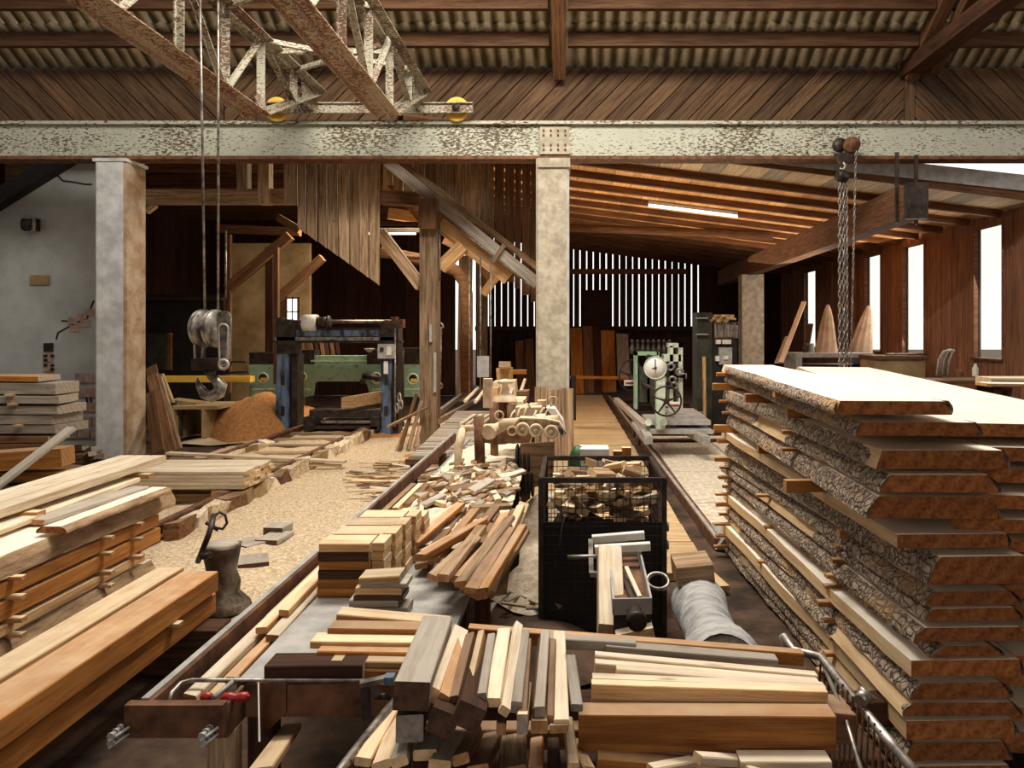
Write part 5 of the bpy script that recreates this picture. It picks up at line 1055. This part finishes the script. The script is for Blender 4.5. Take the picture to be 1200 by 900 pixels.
g = G(); g.cyl(P(440, 812, 1.93), P(440, 812, 1.99), .012, 12); g.cyl(P(440, 816, 1.95), P(458, 816, 1.95), .008, 10); g.done('bolt', 'darksteel', cp)
g = G(); a = P(455, 799, 1.94); g.box(a.x-.012, a.x+.012, 1.94, 1.97, a.z-.01, a.z+.01); g.done('blue_nut', 'blue', cp)
plank('fallen_board', P(305, 905, 1.75), P(342, 852, 2.3), .055, .02, 'fresh', 'endpale', None, 'pale board lying on the dark floor under the feed table', 'board')

# ================================================================ FRAME SAW
fs_ = thing('frame_saw', 'old frame saw with blue posts and black top beam in the left bay', 'machine', (-3.55, 12, 0))
Y = 12.0
CUR = fs_
def q(u0, u1, v0, v1, y0, y1, m, nm, par=0):
    if par == 0: par = CUR
    a = P(u0, v0, Y0); b = P(u1, v1, Y0); g = G(); g.box(a.x, b.x, y0, y1, b.z, a.z); return g.done(nm, m, par)
Y0 = Y
for (a, b, c, d) in ((318, 342, 325, 338), (443, 461, 446, 459)):
    g = G(); g.prism([P(a, 513, Y), P(b, 513, Y), P(b-3, 500, Y), P(d, 415, Y), P(c, 415, Y), P(a+4, 500, Y)], (0, .3, 0)); g.done('post', 'blue', fs_)
    for v0, v1 in ((440, 451), (476, 487)): q((c+d)/2-2, (c+d)/2+2, v0, v1, Y-.012, Y, 'blackpaint', 'post_slot')
    q(c+(-1), d+8, 380, 415, Y, Y+.3, 'darksteel', 'upper_post'); q(b-2, b+5, 415, 508, Y+.05, Y+.35, 'darksteel', 'guide')
q(324, 462, 384, 399, Y+.05, Y+.3, 'darksteel', 'top_beam'); q(345, 446, 387, 394, Y+.03, Y+.05, 'blue', 'beam_web'); q(322, 464, 395, 399, Y, Y+.05, 'steel', 'beam_lip'); q(318, 470, 399, 402, Y+.02, Y+.2, 'darksteel', 'beam_lower')
g = G(); g.cyl(P(322, 377, Y+.2), P(470, 377, Y+.2), .03, 10); g.done('top_shaft', 'steel', fs_)
g = G(); g.cyl(P(356, 379, Y+.1), P(372, 379, Y+.1), .14, 20); g.done('motor_drum', 'white', fs_)
g = G(); g.cyl(P(372, 378, Y+.1), P(387, 378, Y+.1), .09, 16); g.lathe(P(384, 378, Y), (1, 0, 0), [(0, .001), (0, .11), (.03, .11), (.03, .001)], 16); g.done('motor_end', 'darksteel', fs_)
for u in (325, 335, 345, 452, 460, 468): q(u-3, u+3, 370+((u*3) % 7), 384, Y+.05, Y+.25, 'darksteel' if u % 2 else 'rust', 'bearing_block')
q(444, 463, 403, 420, Y-.08, Y, 'galv', 'control_box'); q(447, 451, 407, 412, Y-.1, Y-.08, 'black', 'switch'); q(455, 460, 406, 416, Y-.1, Y-.08, 'white', 'dial_plate'); q(450, 455, 423, 438, Y-.02, Y, 'white', 'name_plate')
q(361, 446, 481, 490, Y+.05, Y+.4, 'darksteel', 'bed_beam'); q(376, 446, 493, 496, Y, Y+.4, 'steel', 'bed_roller'); q(370, 444, 499, 502, Y-.1, Y+.4, 'darksteel', 'bed_roller'); q(358, 370, 488, 504, Y-.1, Y+.4, 'darksteel', 'bed_block'); q(436, 446, 488, 504, Y-.1, Y+.4, 'darksteel', 'bed_block')
for k in range(9): 
    u = 463+k*1.2; g = G(); g.cyl(P(u, 385+k*3, Y+.1*k), P(u, 500, Y+.1*k), .015, 6); g.done('control_rod', 'darksteel' if k % 3 else 'steel', fs_)
for u, v in ((468, 466), (470, 474), (465, 478)):
    g = G(); g.ring(P(u, v, Y-.1), (1, .6, 0), .07, .012, 14, 6); g.done('cable_coil', 'galv', fs_)
g = G(); g.prism([P(400, 466, Y+.0), P(414, 464, Y+.0), P(414, 478, Y), P(400, 479, Y)], (.55, .9, .06)); g.done('timber_in_saw', ['fresh', 'end'], None, 'squared fresh timber lying in the frame saw', 'beam')
ed = thing('edger_machine', 'mint green machine frame with round openings behind the frame saw', 'machine', (-3.9, 13.5, 0))
Y0 = Y = 13.3; CUR = ed
top = [P(212, 432, Y)]
def arch(u0, u1, v0, v1):
    return
pts = [(292, 427), (497, 427), (497, 465), (434, 465), (430, 450), (424, 447), (368, 447), (362, 450), (360, 465), (292, 465)]
g = G()
hol = [(308, 443), (353, 442), (441, 443), (484, 444)]
g.prism([P(u, v, Y) for u, v in pts], (0, .35, 0)); g.done('frame_body', 'green', ed)
q(365, 430, 417, 428, Y+.02, Y+.3, 'green', 'upper_rib'); q(365, 430, 422, 424, Y-.03, Y, 'palegreen', 'rib_edge')
for (u, v) in hol:
    g = G(); g.ring(P(u, v, Y-.01), (0, 1, 0), .085, .016, 20, 6); g.done('opening_rim', 'palegreen', ed)
    c = P(u, v, Y-.005); g = G(); g.lathe(c, (0, -1, 0), [(0, .001), (0, .083), (.004, .083), (.004, .001)], 20); g.done('opening', 'blackpaint', ed)
    g = G(); a = P(u+1, v+1, Y-.012); g.box(a.x-.055, a.x+.055, Y-.02, Y-.012, a.z-.04, a.z+.02); g.done('yellow_plate', 'yellow', ed)  # small flat yellow plate in front of each dark opening
q(292, 325, 413, 427, Y+.0, Y+.3, 'darksteel', 'gear_cover'); q(345, 368, 410, 427, Y, Y+.3, 'darksteel', 'gear_cover'); q(430, 446, 410, 427, Y, Y+.3, 'darksteel', 'gear_cover'); q(470, 497, 408, 427, Y, Y+.3, 'darksteel', 'gear_cover')
g = G(); g.lathe(P(433, 413, Y), (0, 0, 1), [(0, .03), (.06, .09), (.07, .09), (.07, .001)], 14); g.done('oil_funnel', 'galv', ed)
g = G(); g.cyl(P(425, 447, Y-.2), P(425, 447, Y), .05, 12); g.cyl(P(425, 440, Y-.1), P(447, 444, Y-.1), .05, 12); g.done('feed_motor', 'darksteel', ed)
for u in (300, 318, 358, 440, 490): q(u, u+4, 465, 484, Y, Y+.2, 'darksteel', 'support_leg')
for u0, u1 in ((294, 322), (340, 364), (436, 460), (472, 494)): q(u0, u1, 455, 457, Y-.02, Y, 'palegreen', 'cast_rib')
# surroundings in the left bay
yb = thing('yellow_beam', 'yellow painted beam running behind the crane hook', 'beam', (-5.6, 12.9, .9)); Y0 = 12.9
q(185, 293, 441, 448, 12.9, 13.1, 'yellow', 'beam', yb)
g = G(); a = P(200, 476, 11.6); b = P(236, 516, 11.6); g.box(a.x, b.x+.25, 11.6, 12.4, a.z-.05, a.z); g.box(b.x, b.x+.05, 11.6, 12.4, b.z, a.z-.05); g.box(a.x, a.x+.05, 11.6, 12.4, b.z, a.z-.05); g.box(a.x, b.x+.2, 12.3, 12.4, b.z, a.z-.05)
g.done('open_crate', 'ochre', None, 'brown box table beside the sawdust mound', 'box')
g = G(); g.lathe(P(207, 510, 11.8), (0, 0, 1), [(0, .09), (.3, .09), (.33, .13), (.45, .13), (.48, .05), (.52, .05), (.52, .001)], 14); g.done('green_pump', 'darkgreen', None, 'small dark green pump inside the brown box table', 'pump')
g = G(); g.prism([P(178, 440, 11.9), P(190, 438, 11.9), P(203, 472, 11.7), P(190, 475, 11.7)], (0, .06, 0)); g.done('tan_board', 'ochre', None, 'tan panel leaning on the brown box table', 'board')
g = G(); g.prism([P(198, 468, 11.8), P(230, 472, 11.8), P(230, 476, 11.8), P(198, 476, 11.8)], (0, .3, 0)); g.done('tan_sack', 'ochre', None, 'flat tan sack on the brown box table', 'sack')
heap('sawdust_mound', 'redsawdust', P(292, 513, 12.0).x, 12.3, .68, .75, .62, seed=11, pw=.62, label='large reddish sawdust mound left of the frame saw', cat='sawdust', kind='stuff')
heap('sawdust_mound', 'redsawdust', P(345, 513, 13.0).x, 13.2, .6, .6, .40, seed=14, pw=.8, label='smaller sawdust mound behind the left blue post', cat='sawdust', kind='stuff')
heap('sawdust_mound', 'redsawdust', P(410, 510, 11.8).x, 12.2, 1.0, .7, .12, seed=15, pw=1, label='low sawdust drift below the frame saw bed', cat='sawdust', kind='stuff')
pn = thing('dark_cupboard', 'dark cupboard with a grey-green panel against the left bay wall', 'cupboard', (-7, 14.2, 0)); Y0 = 14.2
q(168, 262, 345, 472, 14.2, 14.5, 'blackpaint', 'body', pn); q(174, 198, 391, 433, 14.15, 14.2, 'darkgreen', 'panel', pn); q(198, 202, 390, 434, 14.15, 14.2, 'brown', 'panel_edge', pn); q(170, 262, 349, 352, 14.1, 14.2, 'dark', 'ledge', pn)
g = G(); g.cyl(P(264.5, 270, 12.5), P(264.5, 350, 12.5), .018, 8); g.done('pipe', 'steel', None, 'thin vertical conduit behind the rope block', 'pipe')
pt = thing('pipe_rack', 'bent tube rack left of the green machine', 'rack', P(290, 425, 12.7))
g = G(); g.tube([P(265, 436, 12.7), P(272, 424, 12.7), P(288, 424, 12.7), P(290, 436, 12.7), P(262, 437, 12.7)], .02, 8); g.done('tube', 'darksteel', pt)
for i in range(9): plank('leaning_plank', P(352+i*6, 440, 14.6), P(346+i*6, 402-(i % 3)*3, 14.9), .07, .03, 'brown' if i % 2 else 'dark', 'end', None, '%s plank from the left leaning behind the frame saw' % (ORD[i] if i else 'first'), 'board', 'planks leaning behind the frame saw', up=(0, -1, .2))
# extraction duct
g = G(); g.tube([P(448, 292, 14.8), P(470, 300, 14.8), P(500, 306, 14.8), P(522, 312, 14.8), P(535, 318, 14.8), P(544, 330, 14.8), P(547, 345, 14.8), P(547, 460, 14.8)], .12, 14); g.done('extraction_duct', 'brown', None, 'brown extraction duct bending down beside the timber posts', 'duct')
g = G(); g.cyl(P(516, 386, 11.5), P(515, 450, 11.5), .025, 8); g.ring(P(516, 382, 11.5), (0, 1, 0), .04, .015, 12, 6); g.ring(P(515, 452, 11.5), (0, 1, 0), .04, .02, 12, 6); g.done('pull_lever', 'steel', None, 'long metal pull lever right of the timber post', 'lever')
for i, (u, v0, v1) in enumerate(((503, 380, 401), (508, 413, 460))): 
    a = P(u, v0, 11.12); b = P(u+3, v1, 11.12); g = G(); g.box(a.x, b.x, 11.12, 11.16, b.z, a.z); g.done('metal_plate', 'galv', None, ('upper', 'lower')[i]+' pale metal plate screwed to the timber post', 'plate')
ln = thing('long_roller_frame', 'long dark rail frame leading to the rear of the left bay', 'frame', (-2.6, 13.5, .5))
for (a, b, Ya, Yb) in (((515, 483), (548, 458), 11.8, 16), ((513, 494), (560, 468), 11.2, 16)):
    g = G(); g.bar(P(*a, Ya), P(*b, Yb), .06, .08); g.done('rail', 'steel', ln)
terrain('sawdust_drift', 'redsawdust', -2.2, -.6, 9.3, 15, 20, 50, lambda x, y: .03+.05*nz(x*2, y*1.5, 4)+.12*max(0, 1-abs((x+1.4)/.6)), label='orange sawdust drift on the floor behind the slatted bed', cat='sawdust', kind='stuff')
terrain('sawdust_drift', 'sawdust', -6.0, -2.3, 11.2, 14.8, 40, 40, lambda x, y: .02+.04*nz(x*2, y*1.5, 4)-.1*max(0, abs((x+4.1)/1.9)**4-.4), label='sawdust covering the floor around the frame saw', cat='sawdust', kind='stuff')

# ================================================================ RIGHT BAY FLOOR, TRACK MACHINE
dk = thing('deck_left', 'ochre timber deck along the carriage track', None, (.4, 10, 0), kind='structure')
y = 5.2
while y < 19.5:
    d = rnd(.5, 1.4); g = G(); g.box(-.45+.0, .93-(y-6)*.012, y, y+d-.012, -.02, .028+rnd(0, .008)); g.done('deck_board', 'osb', dk); y += d
pd = thing('deck_right', 'dusty plywood sheets right of the track', None, (1.9, 9, 0), kind='structure')
for j, y in enumerate((5.95, 7.35, 9.0)):
    for i, x in enumerate((1.17, 2.06, 2.95)):
        g = G(); g.box(x, x+.875, y+(.25*(i == 1)), y+(1.38, 1.63, 3.0)[j]+(.25*(i == 1 and j < 2)), -.02, .03+.004*i); g.done('ply_sheet', 'ply', pd)
trk = thing('carriage_track', 'steel edge rail of the saw carriage track', 'track', (1.05, 10, 0))
g = G(); g.bar((1.13, 5.9, .03), (.93, 19, .03), .07, .09); g.done('edge_rail', 'rust', trk)
g = G(); g.bar((1.12, 5.9, .078), (.92, 19, .078), .03, .008); g.done('rail_face', 'galv', trk)
for i in range(9): g = G(); y = 11.3+i*.8; g.box(.98, 2.6, y, y+.14, .0, .07); g.done('sleeper', 'dark', trk)
g = G(); g.prism([(1.10, 5.86, .0), (1.20, 5.86, .0), (1.24, 5.82, .06), (1.16, 5.82, .10)], (0, .5, 0)); g.done('rail_foot', 'galv', trk)
mc = thing('saw_carriage', 'pale green saw carriage with white dial and black handwheel', 'machine', (1.6, 10.5, 0)); Y = 10.4; Y0 = 10.4; CUR = mc
g = G(); g.bar(P(722, 468, 15.0), P(757, 500, 9.9), .10, .07); g.done('side_sill', 'grey', mc)
q(757, 830, 491, 496, 10.2, 11.0, 'galv', 'front_plate'); q(790, 826, 487, 492, 10.4, 11.4, 'galv', 'perforated_plate'); q(744, 830, 500, 504, 10.0, 11.0, 'galv', 'base_plate'); q(748, 790, 496, 500, 10.2, 11.0, 'darksteel', 'under_frame')
for (a, b, Ya, Yb) in (((750, 497), (760, 516), 10.6, 9.4), ((795, 500), (828, 516), 11.0, 9.6), ((735, 478), (765, 478), 13, 13), ((745, 486), (775, 486), 12, 12)):
    g = G(); g.bar(P(*a, Ya), P(*b, Yb), .10, .10); g.done('channel_bar', 'galv' if Ya < 11.5 else 'darksteel', mc)
q(764, 774, 440, 497, 9.85, 10.0, 'palegreen', 'dial_post')
c = P(768, 431, 9.85); g = G(); g.lathe(c, (0, -1, 0), [(-.05, .001), (-.05, .14), (.0, .15), (.012, .15), (.012, .138), (.004, .135), (.004, .001)], 28); g.done('dial_case', 'palegreen', mc)
g = G(); g.lathe(c, (0, -1, 0), [(0, .001), (.0, .134), (.006, .134), (.006, .001)], 28); fce = g.done('dial_face', 'white', mc)
g = G(); g.bar(c+Vector((0, -.012, -.02)), c+Vector((-.004, -.012, .11)), .014, .003, up=(0, 1, 0)); g.bar(c+Vector((0, -.012, -.08)), c+Vector((0, -.012, 0)), .008, .003, up=(0, 1, 0)); g.bar(c+Vector((-.045, -.012, -.01)), c+Vector((.02, -.012, 0.005)), .010, .003, up=(0, 1, 0)); g.done('dial_hands', 'black', mc)
g = G(); g.cyl(c+Vector((0, -.02, 0)), c+Vector((0, -.005, 0)), .014, 10); g.done('dial_hub', 'darksteel', mc)
w_ = P(781, 470, 9.6); hw = thing('handwheel', None, None, w_); hw.parent = mc; hw.location = w_-mc.location
def wheel(c, ax, R, r, nm_par):
    g = G(); g.ring(c, ax, R, r, 32, 8); g.done('rim', 'darksteel', nm_par)
    x = Vector(ax).normalized(); u = Vector((0, 0, 1)); s_ = x.cross(u).normalized()
    for k in range(5):
        th = 2*PI*k/5+.3; d = s_*math.cos(th)+u*math.sin(th); g = G(); g.bar(c+d*.02, c+d*R, .028, .014, up=ax, w1=.018); g.done('spoke', 'darksteel', nm_par)
    g = G(); g.cyl(c-x*.04, c+x*.03, .035, 12); g.done('hub', 'darksteel', nm_par)
wheel(w_, (0, -1, .0), .185, .013, hw)
w2 = P(739, 440, 13); h2 = thing('handwheel', None, None, w2); h2.parent = mc; h2.location = w2-mc.location
wheel(w2, (.8, -1, 0), .26, .016, h2)
g = G(); g.cyl(w_, w_+Vector((0, .5, 0)), .02, 8); g.done('wheel_shaft', 'steel', mc)
Y0 = 12.0
for u0, u1, v0, v1, m in ((743, 746, 412, 478, 'green'), (743, 770, 412, 416, 'green'), (768, 771, 412, 478, 'green'), (757, 760, 415, 470, 'darkgreen'), (783, 787, 405, 480, 'palegreen'), (793, 798, 402, 485, 'palegreen'), (782, 798, 402, 407, 'palegreen'), (776, 796, 415, 423, 'palegreen'), (784, 798, 438, 442, 'palegreen'), (748, 768, 430, 470, 'darkgreen'), (776, 793, 425, 455, 'darksteel')):
    q(u0, u1, v0, v1, 11.8, 12.1, m, 'frame_part', mc)
for k in range(8):
    u = 741+k*6.2; g = G(); a = P(u, 409, 12.2); g.lathe(a, (0, 0, 1), [(-.08, .04), (0, .05), (.03, .03), (.10, .02), (.12, .035), (.16, .001)], 8); g.done('guide_roller', 'darksteel', mc)
for k, (u, v) in enumerate(((777, 445), (786, 430), (790, 452), (796, 436), (775, 460), (788, 445))): 
    g = G(); g.ring(P(u, v, 11.7), (0, 1, .2), .05, .02, 12, 6); g.done('gear', 'steel', mc)
g = G(); g.tube([P(796, 438, 11.6), P(804, 438, 11.6), P(804, 444, 11.6)], .012, 6); g.done('crank', 'steel', mc)
for k, (u, v, Yk) in enumerate(((738, 449, 12.6), (776, 473, 10.4), (791, 475, 10.4))):
    Y0 = Yk; q(u-6, u+6, v-3, v+3, Yk, Yk+.15, 'white', 'scale_block', mc); q(u-5, u+5, v-1, v+1, Yk-.01, Yk, 'red', 'red_mark', mc)
g = G(); g.cyl(P(740, 442, 12.5), P(770, 458, 11), .03, 8); g.done('feed_shaft', 'darksteel', mc)
for (u, v) in ((760, 495), (778, 495)): g = G(); g.cyl(P(u, v, 9.7), P(u, v, 9.85), .045, 14); g.done('roller', 'palegreen', mc)
Y0 = 11.0; 
for k in range(5): q(800+k*5, 803+k*5, 482, 486, 10.9, 11, 'steel', 'knob', mc)
# electrical cabinet
cb_ = thing('switch_cabinet', 'tall dark switch cabinet with grey switch box and wood on top', 'cabinet', (2.5, 13, 0)); Y0 = 13.0
q(818, 836, 366, 496, 13.1, 13.6, 'darkgreen', 'tall_body', cb_); q(836, 864, 398, 500, 13.0, 13.5, 'blackpaint', 'lower_body', cb_); q(842, 857, 407, 427, 12.93, 13.0, 'galv', 'switch_box', cb_); q(847, 852, 417, 421, 12.9, 12.93, 'white', 'switch', cb_)
for u in (841, 848, 853): q(u-2.5, u+2.5, 398, 403, 12.9, 13.0, 'white', 'signal_lamp', cb_)
q(838, 842, 417, 423, 12.9, 13.0, 'white', 'socket', cb_); q(816, 830, 372, 373.5, 13.0, 13.1, 'galv', 'hinge_strip', cb_); q(816, 830, 391, 392.5, 13.0, 13.1, 'galv', 'hinge_strip', cb_)
g = G(); a = P(837, 378, 13); b = P(866, 396, 13); 
for i in range(9): x = a.x+(b.x-a.x)*i/8; g.box(x-.005, x+.005, 12.98, 12.99, b.z, a.z)
for zz in (a.z, b.z, (a.z+b.z)/2): g.box(a.x, b.x, 12.98, 12.99, zz-.005, zz+.005)
g.done('wire_basket', 'steel', cb_)
for i in range(12): plank('basket_stick', P(839+i*2.2, 395, 13.1), P(839+i*2.2+rnd(-1, 1), 380+rnd(-2, 2), 13.2), .03, .03, 'grey', 'endpale', None, 'short stick standing in the wire basket on the cabinet', 'stick', 'sticks in the wire basket', up=(0, 1, 0))
for i in range(8): plank('cabinet_scrap', P(832+i*3, 376-(i % 3)*3, 13.1), P(846+i*2, 370+(i % 2)*4, 13.3), .08, .04, 'fresh', 'endpale', None, 'wood scrap heaped on top of the switch cabinet', 'offcut', 'scraps on the switch cabinet')
plank('upright_batten', P(826, 500, 12.6), P(825, 418, 12.6), .05, .04, 'fresh', 'end', None, 'thin upright batten beside the switch cabinet', 'board', up=(0, 1, 0))
plank('red_bar', P(668, 442, 17), P(735, 443, 17), .08, .06, 'orange', 'end', None, 'thin red horizontal bar before the slatted back wall', 'bar')
q(669, 675, 440, 492, 12.9, 13.2, 'blackpaint', 'post_cabinet', None); bpy.data.objects['post_cabinet']['label'] = 'narrow black machine post just right of the centre column'; bpy.data.objects['post_cabinet']['category'] = 'post'
# boards leaning at the back wall
BW = [(668, 682, 385, 465, 'orange'), (683, 694, 383, 464, 'brown'), (704, 720, 388, 460, 'orange'), (722, 736, 392, 445, 'grey'), (690, 703, 384, 462, 'dark'), (604, 614, 400, 470, 'brown'), (615, 625, 398, 465, 'brown')]
for i, (u0, u1, v0, v1, m) in enumerate(BW):
    Yb = 20.5+.25*(i % 3); a = P((u0+u1)/2+2, v1, Yb-.6); a.z = max(.03, a.z); plank('live_edge_board', a, P((u0+u1)/2, v0, 21.3), (u1-u0)/FPX*Yb, .06, m, 'end', None, '%s board from the left of those leaning before the slatted wall' % ['third', 'fourth', 'sixth, brightest orange', 'seventh, grey', 'fifth, dark', 'first', 'second'][i], 'board', 'boards leaning at the slatted wall', up=(0, -1, 0), bow=.0)
q2 = G(); a = P(600, 395, 23); b = P(840, 470, 23); q2.box(a.x, b.x, 23, 23.1, 0, a.z); q2.done('low_back_partition', 'dark', kind='structure')
# workbench side of right wall
wbn = thing('workbench', 'grey metal workbench below the far windows', 'bench', (4.3, 14, 0)); Y0 = 14.0
q(933, 1025, 414, 419, 14, 14.8, 'galv', 'bench_top', wbn); q(933, 940, 419, 470, 14, 14.8, 'galv', 'bench_end', wbn); q(1018, 1024, 419, 470, 14, 14.8, 'galv', 'bench_end', wbn); q(940, 1018, 428, 470, 14.3, 14.8, 'darksteel', 'bench_shelf', wbn)
wc = thing('wooden_chest', 'brown wooden chest with rags on its lid, right of the workbench', 'chest', (5.3, 13.2, 0)); Y0 = 13.2
q(1026, 1084, 421, 470, 13.2, 13.9, 'ochre', 'body', wc); q(1024, 1086, 417, 421, 13.15, 13.9, 'brown', 'lid', wc)
for i in range(5): p = P(1040+i*9, 416, 13.5); plank('rag', p, p+Vector((.16, .05, .01)), .12, .04, 'brown', 'brown', None, 'rag or strip of leather lying on the brown chest', 'rag', 'rags on the brown chest', roll=rnd(-.3, .3))
for i, (u, v, w2_, Yc) in enumerate(((970, 357, 26, 14.6), (1013, 358, 28, 15.0))):
    g = G(); n = 28; vs = []; fs = []; base = P(u-(2 if i == 0 else 6), 415, Yc); tip = P(u if i == 0 else u+5, v, Yc); Wd = w2_/FPX*Yc
    for r in range(9):
        qq = r/8; c = tip.lerp(base, qq); wd = Wd*.5*(.12+.88*qq**.75)
        for k in range(n):
            th = 2*PI*k/n; fold = 1+.16*math.cos(th*9+.8*r*.2); vs.append((c.x+wd*fold*math.cos(th), c.y+wd*.45*fold*math.sin(th), c.z))
    for r in range(8):
        for k in range(n): fs.append((r*n+k, r*n+(k+1) % n, (r+1)*n+(k+1) % n, (r+1)*n+k))
    fs.append(tuple(range(n))); g.add(vs, fs, 0, True); g.done('draped_cloth', 'cloth', None, ('left pale cloth hanging in a cone by the far windows', 'right darker cloth hanging in a cone by the far windows')[i], 'cloth')
for i, (a, b, w2_) in enumerate((((942, 354), (915, 425), .09), ((922, 395), (910, 425), .07), ((925, 402), (918, 424), .05))):
    plank('leaning_board', P(*a, 15.3+i*.25), P(*b, 13.6+i*.25), w2_, .03, 'pale' if i == 0 else 'brown', 'endpale', None, ['tall pale board leaning left of the workbench', 'short board leaning left of the workbench', 'shortest stick leaning left of the workbench'][i], 'board')
plank('leaning_board', P(950, 380, 15), P(944, 414, 14.5), .10, .04, 'dark', 'enddark', None, 'short dark board standing on the workbench', 'board')
for i, u in enumerate((944, 951)):
    g = G(); g.lathe(P(u, 413, 14.1), (0, 0, 1), [(0, .05), (.16, .05), (.165, .045), (.165, .001)], 14); g.done('tin_can', 'galv' if i else 'darksteel', None, ('left darker', 'right paler')[i]+' tin can on the workbench', 'can')
g = G(); g.lathe(P(1143, 441, 11.6), (0, 0, 1), [(0, .045), (.12, .045), (.16, .02), (.19, .02), (.19, .001)], 14); g.done('plastic_bottle', 'white', None, 'whitish bottle standing below the first tall window', 'bottle')
g = G(); g.lathe(P(1125, 441, 11.6), (0, 0, 1), [(0, .05), (.10, .06), (.10, .001)], 12); g.done('small_pot', 'brown', None, 'small brown pot beside the whitish bottle', 'pot')
for i in range(5):
    a = P(1098+i*3, 440, 12); g = G(); g.tube([a, P(1100+i*3, 422, 12), P(1106+i*2.5, 412, 12), P(1114+i, 410, 12)], .02, 7); g.done('bent_stick', 'barn' if i % 2 else 'galv', None, 'bent stick standing in the bundle right of the brown chest', 'stick', 'bent sticks by the brown chest')
plank('low_shelf', (5.0, 11.6, .92), (6.4, 11.6, .92), .7, .05, 'brown', 'end', None, 'brown plank shelf under the first tall window', 'shelf')
for x in (5.1, 6.3): plank('shelf_block', (x, 11.6, 0), (x, 11.6, .89), .1, .5, 'dark', 'enddark', None, ('left' if x < 6 else 'right')+' dark support under the plank shelf by the first window', 'block', up=(0, 1, 0))
vb = thing('wall_vent', 'small dark bracket box on the grey plaster wall', 'vent', P(33, 262, 11.3))
g = G(); a = P(33, 263, 11.3); g.box(a.x-.11, a.x+.11, 11.3, 11.4, a.z-.09, a.z+.09); g.done('box', 'darksteel', vb)
g = G(); g.ring((a.x, 11.28, a.z), (0, 1, 0), .12, .01, 16, 6); g.cyl((a.x+.1, 11.28, a.z-.1), (a.x+.1, 11.28, a.z+.1), .02, 8); g.done('bracket', 'galv', vb)
